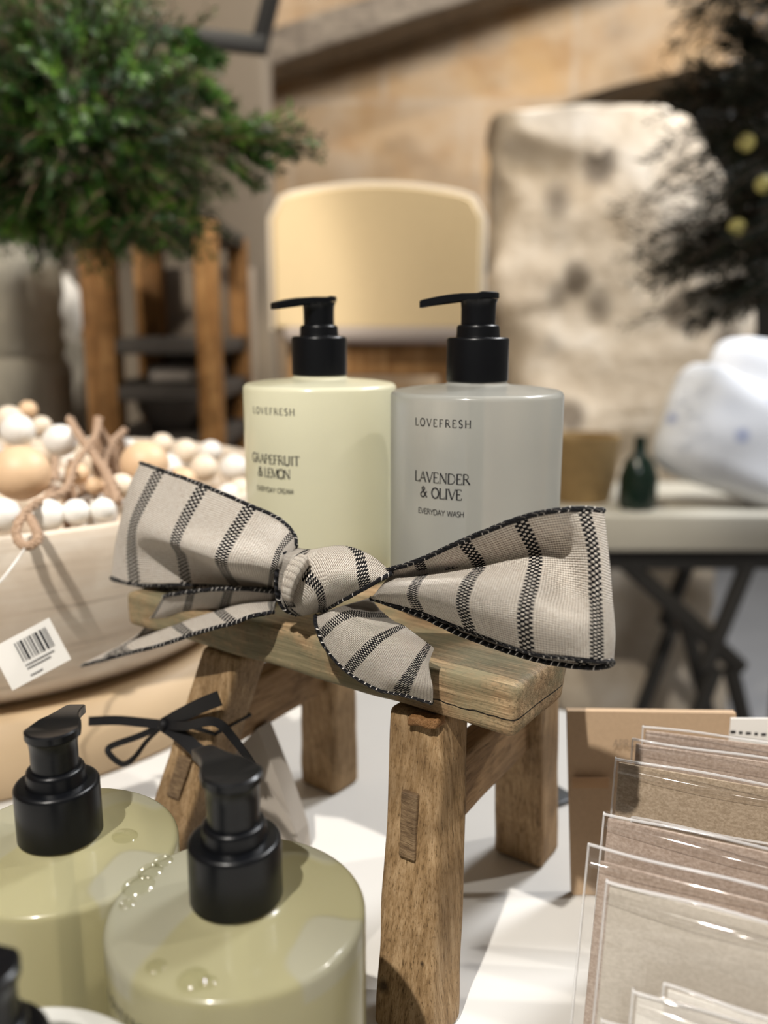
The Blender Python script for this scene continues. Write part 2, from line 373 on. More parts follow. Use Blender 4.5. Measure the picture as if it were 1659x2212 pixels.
def arch_wall():
    a = aty(1075, 300, WY); b = aty(1240, 215, WY); c = aty(1440, 160, WY); d = aty(1700, 130, WY)
    x_jamb = a.x - 0.01
    out = [(-2.4, 0), (x_jamb, 0), (x_jamb, a.z - 0.06)]
    out += [(p.x, p.z) for p in spline([Vector((x_jamb, 0, a.z - 0.06)), a, b, c, d, Vector((2.2, 0, d.z - 0.02))], 6)][1:]
    out += [(2.6, out[-1][1]), (2.6, 3.1), (-2.4, 3.1)]
    m = MB(); n = len(out)
    V = [(x, WY, z) for x, z in out] + [(x, WY + 0.45, z) for x, z in out]
    F = [tuple(range(n)), tuple(range(n, 2 * n))[::-1]] + [(i, i + n, (i + 1) % n + n, (i + 1) % n) for i in range(n)]
    return m.add(V, F)
struct('wall_back', arch_wall(), M['wall'])
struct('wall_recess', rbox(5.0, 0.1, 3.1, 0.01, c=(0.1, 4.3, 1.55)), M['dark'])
struct('wall_left', rbox(0.1, 5.5, 3.1, 0.01, c=(-2.45, 1.6, 1.55)), M['wall'])
struct('floor', rbox(5.2, 6.6, 0.06, 0.01, c=(0.1, 1.6, -0.03)), M['floor'])
M['shade_band'] = wood('shade_band_grey', (0.10, 0.08, 0.06), (0.22, 0.18, 0.14), (0.30, 0.25, 0.19), (1, 8, 8), 6, bump=0.3)  # grained grey for a sloping bar added in place of a wall shadow
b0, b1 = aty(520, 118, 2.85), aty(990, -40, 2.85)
def shade_band():
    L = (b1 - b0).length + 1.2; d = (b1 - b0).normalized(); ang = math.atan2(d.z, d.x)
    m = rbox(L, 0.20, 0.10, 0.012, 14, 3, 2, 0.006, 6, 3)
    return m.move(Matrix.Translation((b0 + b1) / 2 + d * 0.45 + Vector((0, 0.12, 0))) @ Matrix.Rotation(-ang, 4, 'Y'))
struct('wall_shade_band', shade_band(), M['shade_band'], True)

# ------------------------------------------------------------------ white display table
TN = Vector((math.sin(math.radians(35.8)), math.cos(math.radians(35.8)), 0)); TA = Vector((TN.y, -TN.x, 0))
def on_table(a, p, z=0.0): return Vector((0.156, 0.64, ZT + z)) + TA * a + TN * p
tb = on_table(-0.12, -0.75); tb.z = 0
TABR = -math.radians(35.8)
tab = thing('display_table', 'white painted display table that carries the stool, bowl, cards and bottles', 'table', tb, TABR)
def tbl(sx, sy, sz, x, y, z, b=0.004):
    return rbox(sx, sy, sz, b, 4, 4, 1, c=(x, y, z)).move(Matrix.Translation(tb) @ Matrix.Rotation(TABR, 4, 'Z'))
obj('table_top', tbl(1.75, 1.5, 0.03, 0, 0, ZT - 0.015), M['table'], tab)
for x in (-0.8, 0.8):
    for y in (-0.68, 0.68):
        obj('leg', tbl(0.06, 0.06, ZT - 0.031, x, y, (ZT - 0.031) / 2), M['table'], tab)

# ------------------------------------------------------------------ the little wooden stool
SR = -math.radians(35.835)
SO = Vector((0.05137, 0.32269, ZT))                    # foot point below the plank's near right corner
SMX = Matrix.Translation(SO) @ Matrix.Rotation(SR, 4, 'Z'); SIV = SMX.inverted()
PT = 0.1570                                            # plank top above the table
PL, PW, PH = 0.237, 0.127, 0.0212
stool = thing('wooden_stool', 'small weathered wooden stool carrying two pump bottles and the bow', 'stool', SO, SR)
def plank_fn(x):
    u = x.x
    # waney near edge to the left and a broken far right underside
    w = noise.noise(Vector((u * 14, x.y * 20, 2.0)))
    if x.y < 0.03 and u < -0.148: x = Vector((x.x, x.y, x.z - 0.0022 * min(1, (-0.148 - u) / 0.004) * (1 if x.z > PT - 0.012 else 0)))
    if x.y > 0.045 and u > -0.05: x = Vector((x.x - (x.y - 0.045) * 0.36 * (u + 0.05) / 0.05, x.y, x.z + ((x.y - 0.045) * 0.12 * (u + 0.05) / 0.05 if x.z < PT - 0.010 else 0)))
    return Vector((x.x, x.y + w * 0.0008, x.z))
obj('plank', rbox(PL, PW, PH, 0.0035, 60, 20, 8, 0.0009, 38, 1.3, plank_fn, (-PL / 2, PW / 2, PT - PH / 2)).move(SMX), M['plank'], stool)
LT = PT - PH - 0.0008
def leg(top, foot, wx, wy, seed, k=1.1):
    def fn(x):
        t = x.z / LT; sc = k + (1 - k) * t
        return Vector((foot[0] + (top[0] - foot[0]) * t + x.x * sc, foot[1] + (top[1] - foot[1]) * t + x.y * sc, x.z))
    return rbox(wx, wy, LT, 0.0028, 6, 6, 30, 0.0007, 45, seed, fn, (0, 0, LT / 2)).move(SMX)
NR = ((-0.0470, 0.0118), (-0.0340, -0.0160)); FR = ((-0.0490, 0.1080), (-0.0535, 0.1275)); FL = ((-0.1830, 0.1060), (-0.1960, 0.1220)); NL = ((-0.1660, 0.0125), (-0.2000, -0.0170))
for (t, f), sd in zip((NR, FR, FL, NL), (1, 5, 9, 14)): obj('leg', leg(t, f, 0.0270, 0.0235, sd), M['leg'], stool)
def rail(n_, f_, zc, hh):
    y0, y1 = n_[0][1] * .55 + n_[1][1] * .45, f_[0][1] * .55 + f_[1][1] * .45
    xn = n_[0][0] * .6 + n_[1][0] * .4; xf = f_[0][0] * .6 + f_[1][0] * .4
    def fn(x):
        t = (x.y - y0) / (y1 - y0); return Vector((x.x + xn + (xf - xn) * t, x.y, x.z))
    return rbox(0.013, y1 - y0, hh, 0.002, 2, 16, 5, 0.0007, 40, 3, fn, (0, (y0 + y1) / 2, zc)).move(SMX)
ZR = 0.091
obj('stretcher', rail(NR, FR, ZR, 0.032), M['stretcher'], stool)
obj('stretcher', rail(NL, FL, ZR, 0.032), M['stretcher'], stool)
def tenon(lg, z, w, h, seed):
    t = z / LT; cx = lg[1][0] + (lg[0][0] - lg[1][0]) * t; cy = lg[1][1] + (lg[0][1] - lg[1][1]) * t
    sl = (lg[0][1] - lg[1][1]) / LT
    def fn(x): return Vector((x.x + cx + (x.z - z) * (lg[0][0] - lg[1][0]) / LT, x.y + cy + (x.z - z) * sl - 0.0122 * (1.1 - 0.1 * t), x.z))
    return rbox(w, 0.003, h, 0.0009, 5, 2, 10, 0.0004, 160, seed, fn, (0, 0, z)).move(SMX)
o = obj('tenon', tenon(NR, 0.0885, 0.0080, 0.027, 2), M['tenon'], stool)
o = obj('tenon', tenon(NL, 0.068, 0.0095, 0.022, 6), M['tenon'], stool)
M['wedge'] = wood('torn_brown_wood', (0.09, 0.04, 0.012), (0.24, 0.12, 0.045), (0.36, 0.2, 0.09), (6, 3, 9), 90, bump=0.9)
o = obj('wedge', rbox(0.015, 0.008, 0.0042, 0.0012, 8, 4, 3, 0.0010, 260, 4, lambda x: Vector((x.x, x.y, x.z - (x.x + .042) * -.12)), (-0.0405, -0.0010, LT - 0.0016)).move(SMX), M['wedge'], stool); o['label'] = 'torn brown wedge'

# ------------------------------------------------------------------ lettering (built from strokes)
def arc(cx, cy, rx, ry, a0, a1, n=14): return [(cx + rx * math.cos(math.radians(a0 + (a1 - a0) * i / n)), cy + ry * math.sin(math.radians(a0 + (a1 - a0) * i / n))) for i in range(n + 1)]
# glyph: (advance, [(points, thick 1 / thin 0)]); cap height 1
G = {
 'L': (.62, [([(.12, 0), (.12, 1)], 1), ([(.12, .015), (.55, .015), (.58, .2)], 0)]),
 'O': (.86, [(arc(.43, .5, .36, .49, 100, 280), 1), (arc(.43, .5, .36, .49, 280, 460), 1)]),
 'V': (.78, [([(.05, 1), (.39, 0)], 1), ([(.39, 0), (.72, 1)], 0)]),
 'E': (.64, [([(.12, 0), (.12, 1)], 1), ([(.12, .985), (.52, .985), (.53, .82)], 0), ([(.12, .52), (.44, .52)], 0), ([(.12, .015), (.55, .015), (.58, .19)], 0)]),
 'F': (.60, [([(.12, 0), (.12, 1)], 1), ([(.12, .985), (.52, .985), (.53, .82)], 0), ([(.12, .52), (.44, .52)], 0)]),
 'R': (.72, [([(.12, 0), (.12, 1)], 1), ([(.12, .985), (.30, .985)] + arc(.30, .75, .23, .235, 90, -90) + [(.12, .515)], 0), ([(.33, .51), (.70, 0)], 1)]),
 'S': (.56, [(arc(.27, .745, .19, .235, 30, 250, 12) + arc(.27, .26, .21, .245, 80, -150, 12), 1)]),
 'H': (.84, [([(.12, 0), (.12, 1)], 1), ([(.70, 0), (.70, 1)], 1), ([(.12, .51), (.70, .51)], 0)]),
 'A': (.80, [([(.06, 0), (.40, 1)], 0), ([(.40, 1), (.74, 0)], 1), ([(.19, .36), (.61, .36)], 0)]),
 'N': (.86, [([(.12, 0), (.12, 1)], 0), ([(.12, 1), (.72, 0)], 1), ([(.72, 0), (.72, 1)], 0)]),
 'D': (.84, [([(.12, 0), (.12, 1)], 1), ([(.12, .985), (.34, .985)] + arc(.34, .5, .40, .485, 90, -90, 18) + [(.12, .015)], 0)]),
 'I': (.36, [([(.17, 0), (.17, 1)], 1)]),
 'G': (.82, [(arc(.44, .5, .37, .49, 50, 300, 18), 1), ([(.66, .05), (.66, .42)], 1), ([(.5, .42), (.76, .42)], 0)]),
 'P': (.64, [([(.12, 0), (.12, 1)], 1), ([(.12, .985), (.30, .985)] + arc(.30, .73, .24, .255, 90, -90) + [(.12, .475)], 0)]),
 'U': (.82, [([(.12, 1), (.12, .35)] + arc(.40, .33, .28, .33, 180, 360, 14) + [(.68, 1)], 1)]),
 'T': (.70, [([(.35, 0), (.35, 1)], 1), ([(.04, .82), (.05, .985), (.65, .985), (.66, .82)], 0)]),
 'M': (.98, [([(.10, 0), (.15, 1)], 0), ([(.15, 1), (.48, .05)], 1), ([(.48, .05), (.81, 1)], 0), ([(.81, 1), (.87, 0)], 1)]),
 'Y': (.72, [([(.04, 1), (.36, .48), (.36, 0)], 1), ([(.68, 1), (.36, .48)], 0)]),
 'W': (1.06, [([(.04, 1), (.28, 0)], 1), ([(.28, 0), (.52, .95)], 0), ([(.52, .95), (.78, 0)], 1), ([(.78, 0), (1.0, 1)], 0)]),
 'C': (.76, [(arc(.44, .5, .37, .49, 50, 310, 18), 1)]),
 '&': (.90, [([(.80, .0), (.28, .72)] + arc(.38, .83, .135, .15, 200, -30, 12) + [(.36, .60), (.20, .44)] + arc(.31, .24, .23, .235, 140, 330, 12) + [(.70, .50), (.80, .53)], 1)]),
 ' ': (.45, [])}
SERIF = {'L': [(.12, 1)], 'V': [(.05, 1), (.72, 1)], 'E': [], 'F': [(.12, 0)], 'R': [(.12, 0)], 'H': [(.12, 0), (.12, 1), (.70, 0), (.70, 1)], 'A': [(.06, 0), (.74, 0)], 'N': [(.12, 0), (.72, 1)], 'I': [(.17, 0), (.17, 1)], 'P': [(.12, 0)], 'U': [(.12, 1), (.68, 1)], 'T': [(.35, 0)], 'M': [(.10, 0), (.87, 0)], 'Y': [(.04, 1), (.68, 1), (.36, 0)], 'W': [(.04, 1), (1.0, 1)]}
def write(mb, text, x0, y0, h, width, serif, place, wt=1.0):
    """stroke lettering centred on x0 with its baseline on y0; place(x, y) puts it onto a surface"""
    adv = [G[c][0] for c in text]; tot = sum(adv)
    k = 0.0
    track = (width / h - tot) / max(1, len(text) - 1)
    x = -(width / h) / 2
    for c in text:
        strokes = [(p, (0.150 if th else 0.080) * wt if serif else 0.135 * wt) for p, th in G[c][1]]
        if serif: strokes += [([(sx - .10, sy + (.018 if sy < .5 else -.018)), (sx + .10, sy + (.018 if sy < .5 else -.018))], 0.055) for sx, sy in SERIF.get(c, [])]
        for pts, w in strokes:
            P2 = []
            for i in range(len(pts) - 1):
                (ax, ay), (bx, by) = pts[i], pts[i + 1]; n = max(1, int(math.hypot(bx - ax, by - ay) / 0.2))
                P2 += [(ax + (bx - ax) * j / n, ay + (by - ay) * j / n) for j in range(n)]
            P2.append(pts[-1]); V = []
            for i, p in enumerate(P2):
                a, b = P2[max(0, i - 1)], P2[min(len(P2) - 1, i + 1)]
                dx, dy = b[0] - a[0], b[1] - a[1]; l = math.hypot(dx, dy) or 1
                nx, ny = -dy / l * w / 2, dx / l * w / 2
                V += [place((x + p[0] + nx) * h + x0, (p[1] + ny) * h + y0), place((x + p[0] - nx) * h + x0, (p[1] - ny) * h + y0)]
            mb.add(V, [(2 * i, 2 * i + 1, 2 * i + 3, 2 * i + 2) for i in range(len(P2) - 1)])
        x += G[c][0] + track
    return mb

# ------------------------------------------------------------------ pump bottles
R = 0.0425
def body_profile(H):
    s = 0.0028
    pr = [(0.0001, 0.0015), (R - .010, 0.0012), (R - 0.004, 0.0)] + [(R - .003 + .003 * math.sin(a), .003 - .003 * math.cos(a)) for a in (0.5, 1.0, PI / 2)]
    pr += [(R, H * f) for f in (.25, .5, .75)]
    pr += [(R - s + s * math.cos(a), H - s + s * math.sin(a)) for a in [PI / 2 * i / 6 for i in range(7)]]
    pr += [(R * .80, H + .0010), (R * .6, H + .0018), (.0185, H + .0024), (.0155, H + .0030), (.0138, H + .0045), (.0135, H + .0110), (.0001, H + .0112)]
    return pr
def head_mesh(c, ang, L=0.0285):
    """flat teardrop pump head: a disc that narrows into a drooping spout"""
    m = MB(); ca, sa = math.cos(ang), math.sin(ang)
    n = 26; top = []; bot = []
    ring = []
    for i in range(15):
        a = math.radians(70) + math.radians(220) * i / 14; ring.append((0.0098 * math.cos(a), 0.0098 * math.sin(a)))
    side = [(0.008, 0.0080), (0.0118, 0.0060), (0.0160, 0.0047), (0.0205, 0.0041), (0.0250, 0.0038), (L - .001, 0.0036), (L, 0.0030)]
    lower = [(x, -y) for x, y in side]; upper = [(x, y) for x, y in side][::-1]
    out = ring + lower + upper
    def zt(x): return 0.0030 - (max(0, x - 0.006) / 0.022) ** 1.8 * 0.0030 + (0.0007 if x < 0 else 0)
    def thick(x): return 0.0030 if x < 0.009 else 0.0036
    V = []; k = len(out)
    lay = [(0.0, 1.0, 0.92), (-0.0005, 1.0, 1.0), (-1, 1.0, 1.0), (-1, 0.8, 0.86)]
    for idx, (dz, sc, scy) in enumerate(lay):
        for x, y in out:
            xx = x * (scy if x < 0.006 else 1 - (1 - scy) * 0.3); yy = y * scy
            z = zt(x) + (dz if dz > -0.5 else -thick(x))
            V.append((c[0] + xx * ca - yy * sa, c[1] + xx * sa + yy * ca, c[2] + z))
    F = []
    for l in range(3):
        for i in range(k): j = (i + 1) % k; F.append((l * k + i, l * k + j, (l + 1) * k + j, (l + 1) * k + i))
    # ladder caps so that the teardrop stays clean
    tz = len(V); V.append((c[0] - .0002 * ca, c[1] - .0002 * sa, c[2] + 0.0022))          # the thumb dish
    xs = [0.0, 0.006, 0.010, 0.014, 0.018, 0.022, 0.026]
    F2 = []
    nl = len(side)
    r0, r1 = 0, 14
    for i in range(14): F2.append((tz, i, i + 1))
    F2.append((tz, 14, 15)); F2.append((tz, k - 1, 0)); F2.append((tz, 15, k - 1))
    for i in range(nl - 1): F2.append((15 + i, 15 + i + 1, k - 2 - i, k - 1 - i))
    F += F2
    off = 3 * k
    F.append(tuple(off + i for i in range(k))[::-1])
    return m.add(V, F)
def pump(bottle, c, H, ang, tube_len, cap_h=0.0214, raised=0.0):
    z = c.z + H + 0.0042
    x, y = c.x, c.y
    rc = 0.0152
    prof = [(rc - .0006, 0), (rc, .0006), (rc, cap_h - .0016)] + [(rc - .0016 + .0016 * math.cos(a), cap_h - .0016 + .0016 * math.sin(a)) for a in (.4, .8, 1.2, PI / 2)] + [(.0106, cap_h), (.0001, cap_h)]
    col = obj('collar', lathe(prof, 64, x, y, z), M['black_plastic'], bottle)
    z1 = z + cap_h - 0.0002
    prof = [(.0109, 0), (.0106, .0012), (.0104, .0045)] + [(.0090 + .0014 * math.cos(a), .0045 + .0016 * math.sin(a)) for a in (.4, .8, 1.2, PI / 2)] + [(.0001, .0062)]
    obj('collar_ring', lathe(prof, 56, x, y, z1), M['black_plastic'], col)
    z2 = z1 + 0.0058
    prof = [(.0084, 0), (.0084, .0075 + raised), (.0086, .0105 + raised), (.0094, .0123 + raised), (.0001, .0124 + raised)]
    hd = obj('pump_head', head_mesh((x, y, z2 + 0.0120 + raised), ang), M['black_plastic'], bottle)
    obj('pump_stem', lathe(prof, 48, x, y, z2), M['black_plastic'], hd)
    if tube_len: obj('dip_tube', lathe([(.0035, -tube_len), (.0035, -0.004)], 16, x, y, z), M['paper'], bottle)
def on_bottle(c, a0, zref):
    rr = R + 0.00018
    def place(x, y):
        a = a0 + x / rr; return Vector((c.x + rr * math.cos(a), c.y + rr * math.sin(a), zref + y))
    return place
def make_bottle(name, label, c, H, mat, spout, lab_ang, lines, tubelen, group=None, wt=1.0, raised=0.0):
    t = thing(name, label, 'bottle', c, 0, group)
    b = obj('bottle_body', lathe(body_profile(H), 96, c.x, c.y, c.z), mat, t)
    pump(t, c, H, spout, tubelen, raised=raised)
    if lines:
        pl = on_bottle(c, lab_ang, c.z + H)
        for text, dz, h, w, serif in lines: obj('lettering', write(MB(), text, 0, -dz - h / 2, h, w, serif, pl, wt), M['ink'], b)
    return t
HB = 0.108
zs = CAMZ - 0.1387 + 0.0007
gB = Vector((0.0458, 0.4371, zs)); wB = Vector((-0.0357, 0.4936, zs))
def face(c, deg): return math.atan2(-c.y, -c.x) + math.radians(deg)
greyb = make_bottle('pump_bottle', 'frosted grey pump bottle reading lavender and olive everyday wash, on the stool', gB, HB, M['grey_bottle'], math.radians(172), face(gB, -22),
            [('LOVEFRESH', .0125, .0035, .0285, True), ('LAVENDER', .0378, .0049, .0285, True), ('& OLIVE', .0450, .0049, .0216, True), ('EVERYDAY WASH', .0541, .0026, .0238, False)], 0.09)
make_bottle('pump_bottle', 'creamy white pump bottle reading grapefruit and lemon everyday cream, on the stool', wB, HB, M['white_bottle'], math.radians(218), face(wB, -37),
            [('LOVEFRESH', .0125, .0035, .0285, True), ('GRAPEFRUIT', .0378, .0049, .0330, True), ('& LEMON', .0450, .0049, .0225, True), ('EVERYDAY CREAM', .0541, .0026, .0252, False)], 0)
HF = CAMZ - 0.18767 - ZT
fB = Vector((-0.0486, 0.2580, ZT + 0.0003)); lB = Vector((-0.1203, 0.2960, ZT + 0.0003))
front = make_bottle('pump_bottle', 'frosted yellow pump bottle right in front of the stool, head turned left', fB, HF, M['yellow_bottle'], math.radians(122), face(fB, -52),
            [('LOVEFRESH', .0150, .0035, .0285, True)], 0.09, raised=0.0022)
left = make_bottle('pump_bottle', 'frosted yellow pump bottle at the left edge, spout pointing away', lB, HF - .001, M['yellow_bottle'], math.radians(92), face(lB, -60), None, 0.09)
nB = Vector((-0.1005, 0.1900, ZT + 0.0003))
near = make_bottle('pump_bottle', 'white pump bottle cut off at the bottom left corner of the picture', nB, HF - 0.0145, M['white_bottle_plain'], math.radians(150), 0, None, 0)
# bubbles caught under the shoulders of the yellow bottles
def bubble(bottle, c, u, v, r, H):
    p = atz(u, v, c.z + H + 0.0012)
    prof = [(max(1e-6, r * math.sin(a)), -r * .28 * math.cos(a)) for a in [PI * i / 8 for i in range(9)]]
    obj('air_bubble', lathe(prof, 18, p.x, p.y, c.z + H + 0.0008), M['bubble'], bottle)
for u, v, r in ((300, 1912, .0058), (325, 1880, .0046), (352, 1858, .0036), (275, 1950, .0028), (338, 2085, .0032), (418, 2112, .0048), (450, 2118, .0026), (640, 1882, .0030)):
    bubble(front, fB, u, v, r, HF)
for u, v, r in ((262, 1810, .0068), (198, 1822, .0048), (98, 1885, .0024), (45, 1895, .0020)):
    bubble(left, lB, u, v, r, HF - .001)
for ang, r in ((-74, .0020), (-66, .0024), (-58, .0022), (-53, .0016), (-80, .0013), (38, .0012)):
    a = face(gB, ang * 1.0); q = Vector((gB.x + (R - .0030) * math.cos(a), gB.y + (R - .0030) * math.sin(a), gB.z + HB - .0030))
    obj('air_bubble', sphere(q, r, 14, 8), M['bubble'], greyb)

# ------------------------------------------------------------------ the big linen bow on the stool
SN = Vector((math.sin(-SR), math.cos(SR), 0))          # stool's depth direction
def atp(u, v, pmm):
    d = ray(u, v); return C0 + d * (((SO - C0).dot(SN) + pmm / 1000.0) / d.dot(SN))
def patch(rows, Ls, ns=9, nv=9, Vr=(0, 1), wrinkle=0.0007, seed=0, relief=1.75):
    """rows: lists of (u, v, depth mm) across the ribbon; smooth surface plus uv (stripe number, width)"""
    deep = [sum(p[2] for p in r) / len(r) for r in rows]
    rows = [[(u, v, m_ + (p - m_) * relief) for u, v, p in r] for r, m_ in zip(rows, deep)]
    G3 = [[atp(*p) for p in r] for r in rows]
    if not isinstance(Ls[0], (list, tuple)): Ls = [[l] * len(rows[0]) for l in Ls]
    A = [[Vector((*G3[i][j], )) for j in range(len(rows[0]))] for i in range(len(rows))]
    A4 = [[A[i][j].to_4d() for j in range(len(rows[0]))] for i in range(len(rows))]
    for i in range(len(rows)):
        for j in range(len(rows[0])): A4[i][j][3] = Ls[i][j]
    across = [spline(r, nv) for r in A4]
    cols = [spline([across[i][j] for i in range(len(rows))], ns) for j in range(len(across[0]))]
    nr, nc = len(cols[0]), len(cols); m = MB(); V = []; UV = []
    for i in range(nr):
        for j in range(nc):
            q = cols[j][i]; p = Vector(q[:3]); t = j / (nc - 1)
            p = p + SN * wrinkle * noise.noise(Vector((q[3] * 2.2, t * 3.0, seed))) * min(1, 6 * t * (1 - t) + .2)
            V.append(p); UV.append((q[3], Vr[0] + (Vr[1] - Vr[0]) * t))
    F = [(i * nc + j, i * nc + j + 1, (i + 1) * nc + j + 1, (i + 1) * nc + j) for i in range(nr - 1) for j in range(nc - 1)]
    m.add(V, F)
    return m, UV, [V[i * nc] for i in range(nr)], [V[i * nc + nc - 1] for i in range(nr)]
def cloth(name, parent, res):
    m, UV, e0, e1 = res
    o = obj(name, m, M['ribbon'], parent, True, UV)
    s = o.modifiers.new('thickness', 'SOLIDIFY'); s.thickness = 0.0005; s.offset = 0
    return o, e0, e1
def edging(parent, pts, r=0.00105):
    n = 8; P = [pts[0]]; acc = 0.0
    for a, b in zip(pts, pts[1:]):                       # even spacing so that the twist stays regular
        L = (b - a).length; d = 0.0012 - acc
        while d <= L: P.append(a + (b - a) * (d / L)); d += 0.0012
        acc = (acc + L) % 0.0012
    if len(P) < 3: return
    for i in range(1, len(P) - 1):
        P[i] = P[i] + Vector((noise.noise(P[i] * 300), noise.noise(P[i] * 300 + Vector((9, 0, 0))), noise.noise(P[i] * 300 + Vector((0, 9, 0))))) * 0.0002
    m = tube(P, r, n); uv = []
    for i in range(len(P)):
        for j in range(n): uv.append((i * 0.0012, j / n))
    obj('edging', m, M['cord'], parent, True, uv)
bow = thing('ribbon_bow', 'large cream linen bow with dark stripes and black edging on the stool', 'bow', atp(700, 1320, -4), SR)
def Z_(r, ps): return [(u, v, p) for (u, v), p in zip(r, ps)]
rl = patch([
    Z_([(830, 1234), (836, 1249), (826, 1264), (812, 1280), (800, 1293)], (0, 1, -3, -4, -1)),
    Z_([(903, 1211), (914, 1240), (900, 1258), (892, 1284), (906, 1320)], (1, 6, -7, -8, -1)),
    Z_([(1000, 1168), (1036, 1222), (1014, 1253), (1000, 1304), (1018, 1364)], (1, 7, -9, -9, -2)),
    Z_([(1122, 1120), (1156, 1196), (1148, 1258), (1134, 1322), (1140, 1408)], (1, 8, -5, -9, -3)),
    Z_([(1200, 1103), (1225, 1190), (1228, 1275), (1222, 1340), (1222, 1420)], (0, 8, 2, -7, -3)),
    Z_([(1262, 1099), (1283, 1190), (1288, 1290), (1289, 1360), (1291, 1428)], (3, 1, -2, -4, -3)),
    Z_([(1300, 1103), (1312, 1200), (1320, 1300), (1324, 1370), (1322, 1428)], (7, 6, 4, 3, 3)),
    Z_([(1296, 1102), (1308, 1200), (1316, 1300), (1321, 1370), (1316, 1437)], (12, 12, 11, 9, 8)),
    Z_([(1250, 1112), (1262, 1200), (1270, 1300), (1276, 1370), (1270, 1442)], (15, 15, 14, 12, 10)),
    Z_([(1130, 1150), (1140, 1220), (1150, 1290), (1150, 1350), (1155, 1424)], (15, 15, 15, 13, 11)),
    Z_([(1000, 1200), (1005, 1235), (1005, 1280), (1000, 1320), (1005, 1374)], (13, 13, 12, 10, 7)),
    Z_([(900, 1226), (900, 1246), (900, 1266), (900, 1290), (905, 1328)], (9, 9, 8, 7, 4)),
    Z_([(838, 1240), (836, 1250), (832, 1266), (826, 1282), (820, 1298)], (4, 4, 3, 2, 1))],
    [.15, 1, 2, 3, 3.55, 4.0, 4.35, 4.5, 4.9, 5.8, 6.8, 7.6, 8.2], seed=1)
o, e0, e1 = cloth('loop', bow, rl); edging(o, e0); edging(o, e1)
ll = patch([
    Z_([(640, 1181), (628, 1197), (612, 1217), (601, 1241), (597, 1274)], (0, -3, -5, -4, 0)),
    Z_([(634, 1153), (606, 1186), (593, 1223), (587, 1247), (583, 1270)], (1, -5, -9, -6, 1)),
    Z_([(598, 1118), (570, 1165), (545, 1212), (548, 1243), (555, 1268)], (2, -4, -10, -4, 3)),
    Z_([(542, 1093), (505, 1152), (478, 1206), (488, 1238), (512, 1266)], (3, -3, -9, -1, 5)),
    Z_([(440, 1049), (400, 1120), (379, 1173), (392, 1200), (405, 1264)], (5, 0, -6, 4, 6)),
    Z_([(347, 1015), (312, 1080), (287, 1138), (286, 1195), (292, 1263)], (7, 3, 0, 3, 5)),
    Z_([(306, 1001), (281, 1062), (261, 1130), (251, 1192), (244, 1249)], (14, 11, 9, 9, 9)),
    Z_([(313, 1004), (284, 1066), (266, 1134), (256, 1194), (251, 1254)], (21, 19, 17, 16, 15)),
    Z_([(360, 1030), (345, 1090), (330, 1145), (325, 1200), (320, 1268)], (24, 23, 22, 20, 18)),
    Z_([(450, 1085), (440, 1130), (430, 1170), (425, 1210), (425, 1276)], (13, 13, 13, 13, 12)),
    Z_([(545, 1140), (540, 1165), (535, 1195), (530, 1225), (530, 1280)], (8, 8, 8, 8, 8)),
    Z_([(632, 1200), (625, 1215), (618, 1232), (610, 1250), (604, 1280)], (4, 4, 4, 4, 3))],
    [-.35, -1, -1.5, -2, -3, -4, -4.42, -4.6, -5.1, -6, -7, -8], seed=4)
o, e0, e1 = cloth('loop', bow, ll); edging(o, e0); edging(o, e1)
lt = patch([
    Z_([(602, 1280), (600, 1289), (598, 1297), (596, 1303), (592, 1322)], (-1, -1, 0, -2, -3)),
    Z_([(545, 1273), (540, 1290), (538, 1306), (525, 1307), (548, 1330)], (-2, 0, 3, -3, -9)),
    Z_([(490, 1272), (482, 1297), (474, 1322), (468, 1322), (500, 1347)], (-3, 0, 4, -3, -11)),
    Z_([(432, 1276), (426, 1310), (412, 1340), (408, 1341), (436, 1364)], (-4, -1, 4, -3, -12)),
    Z_([(372, 1284), (354, 1328), (325, 1368), (318, 1376), (345, 1394)], (-5, -2, 4, -3, -12)),
    Z_([(357, 1287), (330, 1332), (298, 1374), (252, 1405), (262, 1415)], (-5, -2, 3, -5, -12)),
    Z_([(352, 1289), (322, 1338), (285, 1380), (178, 1435), (177, 1438)], (-5, -2, 1, -8, -8))],
    [.0, .55, 1.05, 1.75, 2.6, 3.0, 3.35], seed=8)
o, e0, e1 = cloth('tail', bow, lt); edging(o, e0); edging(o, e1)
rt = patch([
    Z_([(800, 1290), (780, 1298), (752, 1306), (715, 1318), (682, 1330)], (9, 5, 3, 0, -2)),
    Z_([(822, 1318), (790, 1316), (750, 1312), (712, 1328), (684, 1352)], (9, 8, 2, -5, -6)),
    Z_([(850, 1342), (815, 1344), (768, 1348), (730, 1372), (704, 1400)], (4, 0, -7, -9, -8)),
    Z_([(872, 1352), (842, 1366), (808, 1388), (776, 1420), (750, 1450)], (-2, -7, -11, -11, -9)),
    Z_([(908, 1378), (888, 1398), (862, 1428), (838, 1456), (815, 1488)], (-6, -10, -12, -12, -9)),
    Z_([(928, 1393), (914, 1418), (896, 1446), (880, 1472), (866, 1499)], (-7, -11, -12, -12, -9)),
    Z_([(938, 1400), (927, 1432), (930, 1458), (936, 1484), (934, 1518)], (-7, -11, -12, -12, -9))],
    [.35, .75, 1.3, 2, 2.65, 3.02, 3.4], seed=12)
o, e0, e1 = cloth('tail', bow, rt); edging(o, e1)
